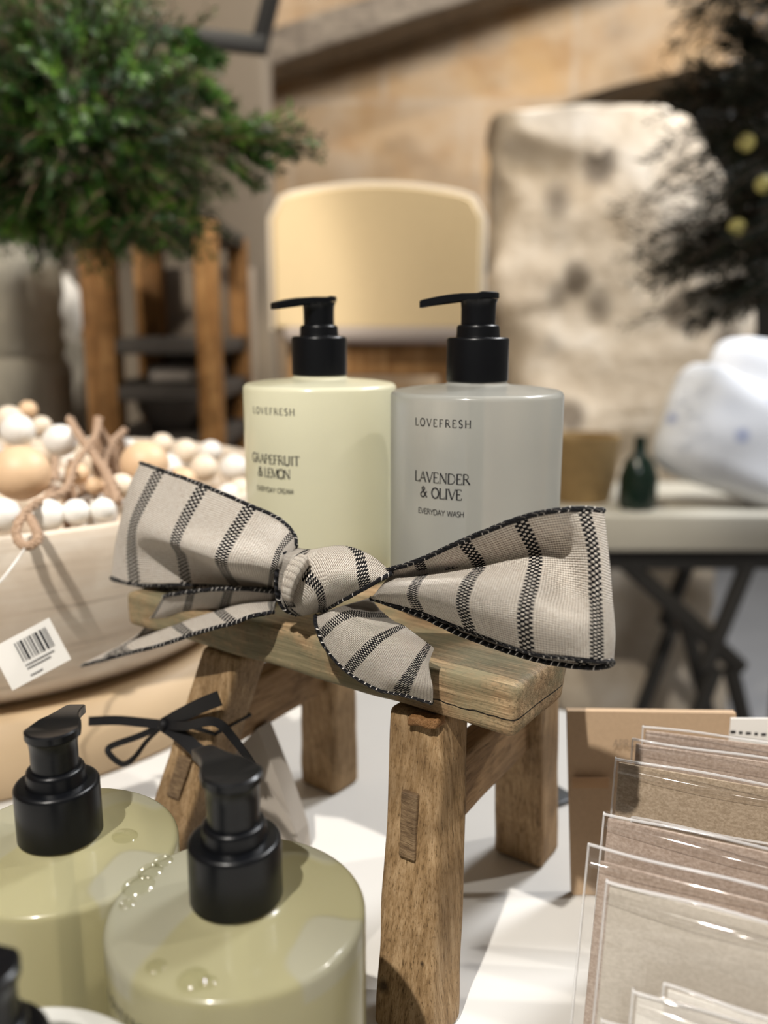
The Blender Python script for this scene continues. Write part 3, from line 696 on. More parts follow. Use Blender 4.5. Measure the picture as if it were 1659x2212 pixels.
kn = patch([
    Z_([(640, 1184), (674, 1187), (735, 1180), (795, 1196), (846, 1238)], (3, 5, 5, 5, 2)),
    Z_([(610, 1199), (644, 1210), (712, 1200), (782, 1214), (838, 1243)], (-7, -5, -6, -4, -2)),
    Z_([(598, 1235), (630, 1246), (690, 1240), (758, 1240), (815, 1254)], (-11, -7, -14, -12, -6)),
    Z_([(598, 1280), (634, 1278), (680, 1276), (728, 1270), (770, 1280)], (-11, -8, -15, -13, -8)),
    Z_([(612, 1314), (646, 1308), (672, 1304), (704, 1298), (728, 1302)], (-8, -7, -12, -11, -8)),
    Z_([(642, 1330), (658, 1328), (670, 1326), (686, 1322), (694, 1322)], (-2, -2, -3, -3, -3))],
    [[-.45, .1, .80, 1.2, 1.75], [-.6, .0, .45, 1.0, 1.55], [-.85, -.25, .2, .75, 1.25], [-1.05, -.45, -.1, .45, .8], [-1.15, -.6, -.3, .1, .35], [-1.2, -.7, -.4, -.1, .1]], seed=15, wrinkle=0.0012, relief=1.0)
m, UV, e0, e1 = kn
o = obj('knot', m, M['ribbon'], bow, True, UV); s_ = o.modifiers.new('thickness', 'SOLIDIFY'); s_.thickness = 0.0006; s_.offset = 0
nk = len(e0); nckn = len(m.v) // nk
edging(o, [m.v[i * nckn] for i in range(nk)]); edging(o, [m.v[i * nckn + nckn - 1] for i in range(nk)])
fold = patch([
    Z_([(650, 1196), (664, 1204), (668, 1222)], (-8, -13, -9)),
    Z_([(628, 1212), (650, 1224), (656, 1238)], (-11, -16, -12)),
    Z_([(612, 1246), (634, 1256), (640, 1266)], (-13, -17, -13)),
    Z_([(610, 1286), (626, 1290), (632, 1294)], (-13, -16, -12)),
    Z_([(622, 1312), (632, 1312), (638, 1312)], (-9, -12, -9))], [-.55, -.65, -.75, -.85, -.95], seed=18, Vr=(.2, .5), relief=1.0)
cloth('knot_fold', bow, fold)

# ------------------------------------------------------------------ thin black satin ribbon tied round the stool's left leg
def strip(pts, w, twist=0.0, n=8):
    P = spline(pts, n); m = MB(); V = []
    for i, p in enumerate(P):
        a, b = P[max(0, i - 1)], P[min(len(P) - 1, i + 1)]; d = (b - a).normalized()
        s = d.cross((p - C0).normalized()).normalized(); nn = d.cross(s)
        an = twist * i / len(P); s2 = s * math.cos(an) + nn * math.sin(an); n2 = d.cross(s2)
        for k1, k2 in ((-1, -1), (1, -1), (1, 1), (-1, 1)): V.append(p + s2 * k1 * w / 2 + n2 * k2 * 0.0003)
    k = len(P); F = []
    for i in range(k - 1):
        for j in range(4): jj = (j + 1) % 4; F.append((i * 4 + j, i * 4 + jj, (i + 1) * 4 + jj, (i + 1) * 4 + j))
    F += [(0, 1, 2, 3)[::-1], tuple(4 * (k - 1) + j for j in range(4))]
    return m.add(V, F)
def A(u, v, p): return atp(u, v, p + 6.5)
satin = thing('satin_ribbon', 'thin black satin ribbon tied in a loose bow on the left stool leg', 'ribbon', A(352, 1566, -16), 0)
obj('tail', strip([A(354, 1566, -18), A(300, 1560, -22), A(250, 1556, -26), A(192, 1558, -30)], .0050), M['satin'], satin)
obj('tail', strip([A(354, 1566, -18), A(390, 1546, -19), A(430, 1526, -20), A(474, 1508, -20)], .0075), M['satin'], satin)
obj('loop', strip([A(354, 1566, -18), A(300, 1590, -22), A(240, 1612, -26), A(236, 1628, -28), A(264, 1650, -27), A(290, 1636, -25), A(318, 1600, -22), A(352, 1568, -18)], .0034, 1.2), M['satin'], satin)
obj('loop', strip([A(354, 1566, -18), A(400, 1568, -21), A(450, 1558, -23), A(478, 1566, -22), A(500, 1590, -20), A(525, 1622, -19), A(542, 1646, -18), A(546, 1658, -17)], .0045, 1.0), M['satin'], satin)
obj('tail', strip([A(354, 1566, -18), A(390, 1590, -20), A(425, 1620, -22), A(448, 1640, -22)], .0072), M['satin'], satin)
obj('strand', strip([A(480, 1555, 14), A(466, 1580, 4), A(455, 1604, -6), A(446, 1622, -14)], .0048), M['satin'], satin)
obj('band', tube([SMX @ Vector((NL[0][0] * .70 + NL[1][0] * .30 + dx, NL[0][1] * .70 + NL[1][1] * .30 + dy, 0.0945 + dz)) for dx, dy, dz in [(-.0142, -.0124, 0), (.0142, -.0124, .001), (.0142, .0124, .002), (-.0142, .0124, .001)]], .0012, 6, True), M['satin'], satin)
obj('knot', sphere(A(354, 1566, -19), .0032, 12, 8), M['satin'], satin)
# grey folded card bag that stands behind the front bottle
def prism(poly, depth_vec):
    n = len(poly); m = MB(); V = list(poly) + [p + depth_vec for p in poly]
    return m.add(V, [tuple(range(n))[::-1], tuple(range(n, 2 * n))] + [(i, (i + 1) % n, (i + 1) % n + n, i + n) for i in range(n)])
g0 = atz(612, 1850, ZT)
gy = g0.y
gb = thing('paper_gift_bag', 'grey paper bag standing between the yellow bottle and the stool', 'bag', (g0.x, gy, ZT))
def gp(u, v, dy=0.0): return aty(u, v, gy + dy)
bl, br_ = gp(440, 1850), gp(646, 1850); bl.z = br_.z = ZT + .0005
obj('bag_body', prism([bl, br_, gp(640, 1800), gp(603, 1690), gp(556, 1574), gp(540, 1590), gp(500, 1630), gp(470, 1700)], Vector((0.006, 0.010, 0))), M['grey_paper'], gb, False)
obj('flap', prism([gp(575, 1690, -.002), gp(628, 1770, -.002), gp(640, 1802, -.002), gp(618, 1800, -.002), gp(580, 1740, -.002)], Vector((0, 0.0012, 0))), M['grey_paper'], gb, False)
# thin twig leaning behind the left leg
solo('twig', tube(spline([atp(500, 1600, 8), atp(496, 1545, 10), atp(506, 1500, 12), atp(524, 1464, 14)], 6), .0021, 8), M['tenon'], 'thin brown twig standing beside the left leg of the stool', 'twig', atp(500, 1600, 8))
# dark strip on the table behind the stool
sa, sb = atz(1000, 1596, ZT), atz(1226, 1738, ZT)
def strap():
    d = (sb - sa); L = d.length; an = math.atan2(d.y, d.x)
    return rbox(L, 0.016, 0.003, 0.0008, 6, 1, 1).move(Matrix.Translation((sa + sb) / 2 + Vector((0, 0, .0017))) @ Matrix.Rotation(an, 4, 'Z'))
solo('metal_strip', strap(), plain('dark_steel', (0.06, 0.065, 0.07), 0.4, 0.5), 'dark grey strip lying on the white table behind the stool', 'strip', (sa + sb) / 2)

# ------------------------------------------------------------------ kraft cards in clear sleeves
def card(name, label, cat, u, v, t, w, mat, yaw=-25, lean=14, sleeve=True, margin=.0035, group=None, inner=None, hmin=None, pocket=False, with_glare=True):
    tl = at(u, v, t); ya = math.radians(yaw); dx = Vector((math.cos(ya), math.sin(ya), 0)); nf = Vector((math.sin(ya), -math.cos(ya), 0))
    le = math.radians(lean); h = (tl.z - ZT - .0012) / math.cos(le); up = Vector((0, 0, 1)) * math.cos(le) - nf * math.sin(le)
    Mx = Matrix((( dx.x, -nf.x * math.cos(le) - 0, up.x, 0), (dx.y, -nf.y * math.cos(le), up.y, 0), (dx.z, -math.sin(le), up.z, 0), (0, 0, 0, 1)))
    org = tl - up * h
    T = Matrix.Translation(org) @ Mx
    root = thing(name, label, cat, org + dx * w / 2, ya, group)
    mg = margin if sleeve else 0
    obj('card_sheet', rbox(w - 2 * mg, .0016, h - mg * 1.5, .0004, 8, 1, 8, .00025, 25, u, None, (w / 2, 0, (h - mg) / 2)).move(T), mat, root)
    if sleeve:
        s = obj('clear_sleeve', rbox(w, .0030, h, .0005, 10, 1, 10, .0006, 14, u * .1, None, (w / 2, 0, h / 2)).move(T), M['cello'], root)
        obj('sealed_edge', tube([T @ Vector((x * w, -.0012 + .0006 * math.sin(x * 9 + u), h - .0004 + .0003 * math.sin(14 * x + u))) for x in [i / 24 for i in range(25)]], .00055, 6), M['seam'], s)
        obj('sealed_edge', tube([T @ Vector((.0002, -.0010, h * x)) for x in [i / 10 for i in range(11)]], .00045, 6), M['seam'], s)
        if with_glare:  # clear roll added below the top edge to catch a line of glare
            zr = h - .0052
            obj('glare_roll', tube([T @ Vector((w * (.012 + .985 * x), -.0022 - .0004 * math.sin(x * 7 + u), zr + .0008 * math.sin(5 * x + u * .3) - .0012 * x)) for x in [i / 30 for i in range(31)]], .0021, 10, taper=lambda t: .45 + .55 * math.sin(min(1, t * 1.6 + .12) * PI) ** .7), M['cello'], s)
        if pocket:
            obj('sleeve_flap', rbox(w * .93, .0005, h * .78, .0002, 8, 1, 8, .0005, 16, u * .2, None, (w / 2 + w * .035, -.0028, h * .39)).move(T), M['cello'], s)
            obj('sealed_edge', tube([T @ Vector((w * .07 + x * w * .92, -.0034, h * .78 + .0003 * math.sin(15 * x))) for x in [i / 20 for i in range(21)]], .0006, 6), M['seam'], s)
            obj('sealed_edge', tube([T @ Vector((w * .07, -.0034, h * .78 * x)) for x in [i / 8 for i in range(9)]], .0004, 6), M['seam'], s)
    return root
# tall kraft pouch at the back
kx = atz(1236, 1935, ZT)
kp = thing('kraft_pouch', 'tall plain kraft paper pouch with faint print standing behind the sleeved cards', 'pouch', kx)
def kpt(u, v, dy=0.0): return aty(u, v, kx.y + dy)
p0, p1 = kpt(1236, 1935), kpt(1612, 1935); p0.z = p1.z = ZT + .0004
obj('pouch_body', prism([p0, p1, kpt(1590, 1541, .01), kpt(1226, 1536, .01)], Vector((0, .004, 0))), M['kraft'], kp, False)
mb = MB(); base = kpt(1362, 1612, .0062)
write(mb, 'APRICOT', 0, 0, .0040, .0190, False, lambda x, y: base + Vector((x, -.0008 - y * .02, y)), .7)
obj('lettering', mb, plain('faded_print', (0.20, 0.15, 0.11), .8), kp)
b_ = kpt(1275, 1690, .0044)
obj('paper_band', rbox(.019, .0006, .0058, .0002, c=b_ + Vector((0, -.0006, 0))), plain('brown_paper_strip', (0.40, 0.245, 0.13), .8), kp)
# printed card to its right
pcx = at(1588, 1562, .45)
def pcard():
    w = .06; h = pcx.z - ZT - .001
    return rbox(w, .0012, h, .0003, c=(pcx.x + w / 2, pcx.y + .006, ZT + .001 + h / 2))
pc = thing('price_card', 'cream printed card peeking out to the right of the kraft pouch', 'card', (pcx.x + .03, pcx.y, ZT))
obj('card_sheet', pcard(), M['paper'], pc)
mb = MB()
for i in range(5):
    q = at(1598 + i * 17, 1598 + i * 1.5, .448); mb.add(rbox(.0026 - (i % 2) * .0008, .0004, .0013, .0001, c=(q.x, pcx.y + .0052, q.z)).v, rbox(.0026, .0004, .0013, .0001).f)
obj('print', mb, M['ink'], pc)
SLV = 'sleeved cards beside the stool'
def depth_for(u, v, z):
    d = ray(u, v); return (z - CAMZ) / d.z
ZC = CAMZ - .1870
for nm, lb, u, v, dz, w, mt, yw, pk in (
    ('sleeved_card', 'rose kraft card in a clear sleeve, farthest back of the sleeved row', 1388, 1566, .0, .13, 'card_rose', -17, False),
    ('sleeved_card', 'kraft card in a clear sleeve, second from the back of the row', 1366, 1594, -.001, .13, 'card_rose', -19, False),
    ('sleeved_card', 'olive brown flecked card in a clear sleeve with a small inner pocket', 1330, 1634, .0, .13, 'card_olive', -22, True),
    ('sleeved_card', 'rose brown flecked card in a clear sleeve behind the glossy front sleeve', 1305, 1752, .0, .13, 'card_rose', -24, False),
    ('sleeved_card', 'rose brown card in the glossy clear sleeve with a bright top edge', 1272, 1820, .0, .13, 'card_rose', -25.5, False)):
    card(nm, lb, 'card', u, v, depth_for(u, v, ZC + dz), w, M[mt], yw, 13, True, .0045 if u == 1272 else .0018, SLV, pocket=pk)
card('sleeved_card', 'pale stone card in a clear sleeve in front of the brown ones', 'card', 1311, 1897, depth_for(1311, 1897, ZC - .0035), .115, M['card_stone'], -25.5, 13, True, .0012, SLV)
card('sleeved_card', 'ivory card at the bottom edge, left of the two upright ivory ones', 'card', 1368, 2132, depth_for(1368, 2132, ZC - .028), .10, M['card_white'], -25.5, 12, True, .0015, SLV)
card('sleeved_card', 'ivory card at the bottom edge, partly behind the other ivory one', 'card', 1434, 2122, depth_for(1434, 2122, ZC - .024), .10, M['card_white'], -25.5, 12, True, .0015, SLV)
card('sleeved_card', 'nearest ivory card, only its top corner showing at the bottom edge', 'card', 1300, 2196, depth_for(1300, 2196, ZC - .040), .10, M['card_white'], -25.5, 12, True, .0015, SLV)

# ------------------------------------------------------------------ bowl of bead garlands
BC = Vector((-0.340, 0.718, ZT)); BR = .257; BH = .177
SB = .915
prof = [(.0001, .053), (.13, .054), (.198, .072), (.229, .10), (.243, .137), (BR - .013, BH - .004), (BR - .008, BH), (BR - .002, BH - .001), (BR, BH - .008), (BR - .004, .142), (BR - .013, .105), (BR - .031, .073), (.203, .0553), (.0001, .054)]
bowl = solo('wooden_bowl', lathe([(r, z) for r, z in prof][::-1], 96, BC.x, BC.y, ZT), M['bowl'], 'large round whitewashed wooden bowl heaped with wooden bead garlands', 'bowl', BC)
prof = [(.0001, .0005), (.229, .0005), (.232, .004), (.234, .027), (.225, .048), (.219, .052), (.0001, .0525)]
solo('round_riser', lathe(prof, 80, BC.x, BC.y, ZT), M['riser'], 'round tan wooden riser under the whitewashed bowl', 'riser', BC)
gar = {}
for k, lb in (('white', 'garland of small white wooden beads near the rim of the bowl'), ('tan', 'garland of large natural wooden beads heaped in the bowl'), ('cream', 'garland of medium cream wooden beads towards the back of the bowl')):
    gar[k] = thing('bead_garland', lb, 'garland', BC + Vector((0, 0, .1)), 0, 'bead garlands in the bowl')
beads = [(45, 1022, 126, .62, 'tan'), (100, 1114, 78, .585, 'white'), (164, 1106, 60, .592, 'white'), (222, 1101, 56, .60, 'white'), (6, 1112, 76, .57, 'white'), (38, 930, 74, .72, 'white'), (20, 905, 60, .78, 'cream'), (130, 952, 74, .72, 'white'), (90, 985, 60, .72, 'cream'),
         (312, 1002, 104, .70, 'tan'), (262, 1050, 58, .66, 'cream'), (392, 1040, 66, .72, 'tan'), (440, 1012, 62, .76, 'cream'), (462, 1092, 62, .70, 'cream'), (505, 1010, 60, .80, 'white'), (520, 1062, 62, .78, 'cream'), (492, 1068, 48, .74, 'white'),
         (168, 1024, 48, .66, 'tan'), (350, 960, 50, .86, 'cream'), (400, 975, 56, .84, 'cream'), (270, 968, 48, .80, 'white'), (455, 975, 50, .86, 'white'), (215, 975, 44, .78, 'cream'), (205, 1050, 40, .66, 'tan'), (345, 1085, 60, .64, 'cream'), (300, 1095, 56, .62, 'white'), (400, 1100, 60, .66, 'white'), (120, 1060, 44, .64, 'cream'), (-50, 1010, 110, .63, 'tan'), (-60, 1110, 72, .57, 'white'), (90, 920, 44, .80, 'cream'), (60, 885, 40, .84, 'tan'), (555, 1040, 60, .82, 'cream')]
beads = [(u, v, d, t * SB, k) for u, v, d, t, k in beads]
for u, v, dpx, t, k in beads:
    p = at(u, v, t); r = dpx / 2 * t / FPX
    obj('bead', sphere(p, r, 24, 14, .95), M['bead_' + k], gar[k])
cnt = 0; tries = 0; placed = [(at(u, v, t), d / 2 * t / FPX) for u, v, d, t, k in beads]
while cnt < 70 and tries < 4000:
    tries += 1
    a, rr = rnd(0, 2 * PI), BR * .86 * math.sqrt(random.random()); p = BC + Vector((rr * math.cos(a), rr * math.sin(a), .138 + .05 * (1 - (rr / BR) ** 2) + rnd(-.02, .01)))
    r = rnd(.010, .017)
    if p.z - r > ZT + BH + .05 or rr + r > BR - .02: continue
    if all((p - q).length > (r + s) * .97 for q, s in placed):
        placed.append((p, r)); k = random.choice(['white', 'tan', 'cream']); cnt += 1
        obj('bead', sphere(p, r, 16, 10, .95), M['bead_' + k], gar[k])
def cordp(pts, r, k):
    P = spline(pts, 22); m = MB()
    for ph in (0, PI * 2 / 3, PI * 4 / 3):
        Q = []
        for i, p in enumerate(P):
            d = (P[min(i + 1, len(P) - 1)] - P[max(i - 1, 0)]).normalized(); x = d.orthogonal().normalized(); y = d.cross(x); a = ph + i * .42
            Q.append(p + (x * math.cos(a) + y * math.sin(a)) * r * .42 + Vector((rnd(-1, 1), rnd(-1, 1), rnd(-1, 1))) * .0003)
        t_ = tube(Q, r * .42, 6); m.add(t_.v, t_.f)
    return obj('jute_cord', m, M['jute'], gar[k])
cordp([at(150, 905, .74 * SB), at(178, 950, .70 * SB), at(205, 985, .68 * SB), at(235, 1030, .65 * SB), at(255, 1085, .62 * SB)], .0042, 'tan')
cordp([at(215, 905, .74 * SB), at(205, 945, .70 * SB), at(165, 1000, .66 * SB), at(140, 1060, .62 * SB), at(75, 1090, .57 * SB), at(40, 1130, .545 * SB), at(38, 1165, .538 * SB), at(58, 1180, .535 * SB), at(82, 1165, .538 * SB), at(76, 1140, .545 * SB), at(60, 1110, .56 * SB)], .0034, 'white')
cordp([at(270, 930, .80 * SB), at(240, 960, .74 * SB), at(225, 1010, .70 * SB), at(238, 1080, .64 * SB)], .0038, 'cream')
cordp([at(120, 990, .70 * SB), at(118, 1050, .64 * SB), at(100, 1075, .61 * SB)], .0036, 'cream')
for k, (u, v, t, du) in {'tan': (205, 900, .73, 26), 'cream': (262, 940, .78, -20), 'white': (150, 990, .68, 14)}.items():
    tm = MB()
    for i in range(26):
        s = at(u, v, t * SB); an = rnd(0, 2 * PI); q = s + Vector((.012 * math.cos(an) + du * t / FPX * .9, .012 * math.sin(an), -.055 - rnd(0, .008)))
        tb_ = tube([s, s.lerp(q, .5) + Vector((rnd(-.004, .004), rnd(-.004, .004), .004)), q], .0011, 5); tm.add(tb_.v, tb_.f)
    obj('tassel', tm, M['jute'], gar[k])
# swing tag with a barcode
tg = thing('swing_tag', 'white swing tag with a barcode hanging in front of the bowl', 'tag', at(75, 1400, .50 * SB))
def tagp(x, y, lift=0.0):
    a = math.radians(-28); ux, uy = math.cos(a), math.sin(a)
    u = 72 + x * ux + y * uy * 1.0; v = 1402 - x * uy * -1.0 * -1 + y * ux
    return at(72 + x * ux - y * uy, 1402 + x * uy + y * ux, .50 * SB - lift + (x * .00006))
def tquad(x0, y0, x1, y1, lift, th=.0006):
    f = [tagp(x0, y0, lift), tagp(x1, y0, lift), tagp(x1, y1, lift), tagp(x0, y1, lift)]; n = (f[1] - f[0]).cross(f[3] - f[0]).normalized()
    return prism(f, n * th)
obj('tag_paper', tquad(-82, -44, 62, 58, 0), M['paper'], tg, False)
bars = MB(); x = -32
random.seed(3)
while x < 42:
    w = random.choice((2.5, 2.5, 4, 6)); q = tquad(x, -30, x + w, 14, .0006, .0003); bars.add(q.v, q.f); x += w + random.choice((2.5, 3, 4.5))
obj('barcode', bars, M['ink'], tg, False)
ln = MB()
for y, w in ((22, 70), (30, 58), (46, 30)): q = tquad(-32, y, -32 + w, y + 2.5, .0006, .0003); ln.add(q.v, q.f)
obj('print', ln, plain('grey_print', (.2, .2, .2), .7), tg, False)
obj('string', tube(spline([at(58, 1178, .534 * SB), at(40, 1205, .53 * SB), at(10, 1245, .52 * SB), at(-40, 1310, .51 * SB), at(-20, 1395, .505 * SB), at(2, 1400, .50 * SB)], 8), .0007, 6), M['paper'], tg)

# ------------------------------------------------------------------ behind: rough limestone block
def limestone():
    s = NT('pitted_limestone')
    v = s.coord('Object', (1, 1, 1))
    n = s.noise(v, 9, 6, 0.6); pit = s.n('ShaderNodeTexVoronoi'); s.set(pit.inputs['Vector'], s.coord('Object', (1, 1, 0.8))); pit.inputs['Scale'].default_value = 7
    c = s.ramp(n, [(0.3, (0.40, 0.32, 0.23)), (0.55, (0.56, 0.48, 0.38)), (0.75, (0.64, 0.58, 0.50))])
    pm = s.ramp(pit.outputs['Distance'], [(0.16, 1.0), (0.34, 0.0)])
    sel = s.ma('GREATER_THAN', s.noise(v, 5, 2), 0.45)
    c = s.mix(s.ma('MULTIPLY', s.ma('MULTIPLY', pm, sel), 0.9), c, (0.11, 0.085, 0.06))
    s.P(Base_Color=c, Roughness=0.9); s.bump(n, 0.5, 0.02); return s.m
M['limestone'] = limestone()
RY = 2.25
def rock():
    # silhouette (metres at depth RY) swept with thickness and broken up by noise
    left = [(1200, 1900), (1130, 1500), (1105, 1100), (1090, 900), (1062, 760), (1050, 560), (1044, 430), (1052, 330), (1066, 275)]
    right = [(1500, 1900), (1500, 1500), (1520, 1100), (1560, 900), (1580, 760), (1560, 600), (1545, 430), (1500, 330), (1436, 235)]
    L = spline([aty(u, v, RY) for u, v in left], 8); Rr = spline([aty(u, v, RY) for u, v in right], 8)
    V = []; n = 40; k = len(L)
    for a, b in zip(L, Rr):
        c = (a + b) / 2; hx = (b.x - a.x) / 2; 
        for j in range(n):
            an = 2 * PI * j / n; e = 0.55
            cx = math.copysign(abs(math.cos(an)) ** e, math.cos(an)); sy = math.copysign(abs(math.sin(an)) ** e, math.sin(an))
            p = Vector((c.x + hx * cx, RY + .02 + .19 * sy, c.z))
            p += nvec(p * 3.6) * .06 + nvec(p * 11) * .022
            V.append(p)
    F = [(i * n + j, i * n + (j + 1) % n, (i + 1) * n + (j + 1) % n, (i + 1) * n + j) for i in range(k - 1) for j in range(n)]
    top = Vector(sum((V[(k - 1) * n + j] for j in range(n)), Vector()) / n) + Vector((.01, 0, .035))
    V.append(top); F += [((k - 1) * n + j, (k - 1) * n + (j + 1) % n, len(V) - 1) for j in range(n)]
    zb = min(p.z for p in V); V2 = [Vector((p.x, p.y, (p.z - zb))) if p.z < zb + .03 else p for p in V]
    m = MB().add(V, F); 
    sc = aty(1100, 900, RY).z
    lo = min(p.z for p in m.v)
    m.v = [p if p.z > sc else Vector((p.x, p.y, sc - (sc - p.z) * (sc - .001) / (sc - lo))) for p in m.v]
    return m
solo('limestone_block', rock(), M['limestone'], 'tall rough pale limestone block with dark pits behind the bottles', 'stone', (aty(1300, 900, RY).x, RY, 0))

# cream chair on a plinth
CY = 1.62
cu0, cu1 = aty(588, 700, CY), aty(1042, 700, CY)
PLZ = aty(800, 742, CY).z - .44
ccx = (cu0.x + cu1.x) / 2
solo('display_plinth', rbox(.45, .52, PLZ, .008, 3, 3, 3, c=(ccx, CY + .20, PLZ / 2)), plain('pale_plinth', (.46, .42, .38), .8, nscale=8, namt=.08), 'pale square plinth under the cream chair', 'plinth', (ccx, CY + .20, 0))
M['uphol'] = plain('cream_upholstery', (0.80, 0.63, 0.39), 0.85, nscale=60, namt=0.04)
M['piping'] = plain('pale_piping', (0.70, 0.62, 0.52), 0.8)
M['seatfab'] = plain('pale_lilac_seat', (0.52, 0.45, 0.42), 0.85, nscale=60, namt=.05)
M['chairwood'] = wood('honey_chair_wood', (0.16, 0.075, 0.025), (0.36, 0.19, 0.075), (0.46, 0.27, 0.12), (9, 9, 1), 8)
ch = thing('upholstered_chair', 'cream upholstered chair with an arched back on the plinth', 'chair', (ccx, CY + .2, PLZ))
def arched(w, h, d, rise, c, inset=0.0, n=18):
    out = [(-w / 2, 0)]
    rc = .03
    top = []
    for i in range(n + 1):
        x = -w / 2 + w * i / n; e = min(x + w / 2, w / 2 - x)
        z = h - rise * (2 * x / w) ** 2
        if e < rc: z -= rc - math.sqrt(max(0, rc * rc - (rc - e) ** 2))
        top.append((x, z))
    out += top + [(w / 2, 0)]
    V = []; lay = [(-d / 2, .955), (-d / 2 + .012, .985), (-d / 2 + .028, 1), (d / 2 - .02, 1), (d / 2, .97)]; k = len(out)
    for y, s in lay:
        for x, z in out: V.append((c[0] + x * s, c[1] + y, c[2] + h / 2 + (z - h / 2) * s))
    F = [(l * k + i, l * k + (i + 1) % k, (l + 1) * k + (i + 1) % k, (l + 1) * k + i) for l in range(len(lay) - 1) for i in range(k)]
    F += [tuple(range(k))[::-1], tuple((len(lay) - 1) * k + i for i in range(k))]
    return MB().add(V, F), [Vector((c[0] + x, c[1] - d / 2 + .022, c[2] + z)) for x, z in out]
zt_, zb_ = aty(800, 396, CY).z, aty(800, 712, CY).z
mb, outl = arched(cu1.x - cu0.x, zt_ - zb_,   .08, .026, (ccx, CY + .04, zb_))
bk = obj('backrest', mb, M['uphol'], ch); obj('piping', tube(outl, .007, 8), M['piping'], bk)
sz = aty(800, 742, CY).z
obj('seat', rbox(cu1.x - cu0.x - .03, .40, .045, .018, 4, 4, 2, c=(ccx, CY + .20, sz + .022)), M['seatfab'], ch)
for dx in (-.15, .15):
    for dy in (.05, .36): obj('leg', rbox(.032, .032, sz - PLZ - .001, .004, 1, 1, 4, c=(ccx + dx, CY + dy, PLZ + (sz - PLZ) / 2)), M['chairwood'], ch)
obj('apron', rbox(.30, .02, .06, .004, c=(ccx, CY + .045, sz - .03)), M['chairwood'], ch)

# open wooden shelf stand on the left with dark shelves and the plant on top
LY = 1.38
M['rail'] = wood('orange_brown_rail', (0.10, 0.045, 0.012), (0.26, 0.125, 0.04), (0.36, 0.20, 0.08), (9, 9, 1), 8)
M['shelf'] = plain('dark_stained_shelf', (0.045, 0.038, 0.033), .7, nscale=9, namt=.2)
xl, xr = aty(212, 700, LY).x, aty(446, 700, LY).x
ztop = aty(300, 470, LY).z
st = thing('shelf_stand', 'tall narrow wooden shelf stand with dark shelves below the green plant', 'shelf', ((xl + xr) / 2, LY + .16, 0))
for x, w in ((xl, .050), (xr, .034)):
    obj('post', rbox(w, .045, ztop, .004, 1, 1, 6, c=(x, LY + .02, ztop / 2)), M['rail'], st)
    obj('post', rbox(w, .040, ztop, .004, 1, 1, 6, c=(x, LY + .32, ztop / 2)), M['rail'], st)
for v in (480, 748, 850, 960, 1200):
    z = aty(330, v, LY).z
    obj('shelf', rbox(xr - xl + .03, .34, .024, .003, c=((xl + xr) / 2, LY + .17, z)), M['shelf'], st)
obj('back_panel', rbox(xr - xl + .05, .012, ztop - .1, .002, c=((xl + xr) / 2, LY + .352, (ztop - .1) / 2 + .05)), plain('brown_back_panel', (0.36, 0.30, 0.24), .8, nscale=6, namt=.15), st)
M['greycloth'] = plain('grey_cloth', (0.20, 0.18, 0.165), .9, nscale=40, namt=.1)
zf = aty(330, 850, LY).z + .012
solo('folded_cloth', rbox(.095, .20, .030, .010, 4, 4, 2, .002, 30, 3, None, ((xl + xr) / 2 + .022, LY + .14, zf + .0155)), M['greycloth'], 'grey folded cloth on the middle dark shelf of the stand', 'cloth', ((xl + xr) / 2, LY + .14, zf))
zf2 = aty(330, 960, LY).z + .012
solo('grey_bowl', lathe([(.0001, 0), (.03, 0), (.05, .03), (.056, .06), (.052, .06), (.046, .032), (.0001, .006)], 32, (xl + xr) / 2 - .01, LY + .12, zf2), M['greycloth'], 'small grey bowl on the lower dark shelf of the stand', 'bowl', ((xl + xr) / 2, LY + .12, zf2))
# second wall: brown plaster behind the stand
struct('trim_2', rbox(1.05, .12, 2.2, .02, 8, 1, 16, .01, 5, 2, None, (aty(330, 700, 2.45).x - .19, 2.45, 1.1)), plain('brown_plaster', (0.20, 0.16, 0.115), .9, nscale=4, namt=.25), True)

# weathered stone urn and pale jar at the left edge
M['urn'] = plain('weathered_greenish_stone', (0.42, 0.385, 0.31), .9, nscale=14, namt=.30, bump=.6)
UY = 1.46
uz0 = .752
def uv_r(v): return aty(0, v, UY).z
ux = aty(-30, 700, UY).x
ub = uv_r(1010)
def urn_prof():
    s = lambda px: px * UY / FPX
    return [(.0001, 0), (s(120), 0.001), (s(140), uv_r(960) - ub), (s(160), uv_r(900) - ub), (s(166), uv_r(800) - ub), (s(150), uv_r(770) - ub), (s(158), uv_r(745) - ub), (s(150), uv_r(720) - ub), (s(158), uv_r(700) - ub), (s(150), uv_r(670) - ub), (s(160), uv_r(630) - ub), (s(158), uv_r(570) - ub), (s(140), uv_r(530) - ub), (s(100), uv_r(512) - ub), (s(60), uv_r(508) - ub), (.0001, uv_r(507) - ub)]
solo('stone_pedestal_block', rbox(.26, .26, ub - .001, .012, 4, 4, 6, .004, 8, 2, None, (ux, UY, (ub - .001) / 2)), M['limestone'], 'square pale stone block under the weathered urn at the left edge', 'block', (ux, UY, 0))
solo('stone_urn', lathe([(r, z) for r, z in urn_prof()], 48, ux, UY, ub), M['urn'], 'weathered greenish stone urn with ring mouldings at the left edge', 'urn', (ux, UY, ub))
JY = 1.76; jx = aty(128, 700, JY).x; jz = aty(0, 735, JY).z
jp = lambda v: aty(0, v, JY).z - jz
solo('jar_stand', rbox(.12, .12, jz - .001, .01, 2, 2, 4, c=(jx, JY, (jz - .001) / 2)), plain('pale_grey_post', (.40, .37, .32), .8, nscale=9, namt=.1), 'pale grey square post under the white jar beside the wooden stand', 'stand', (jx, JY, 0))
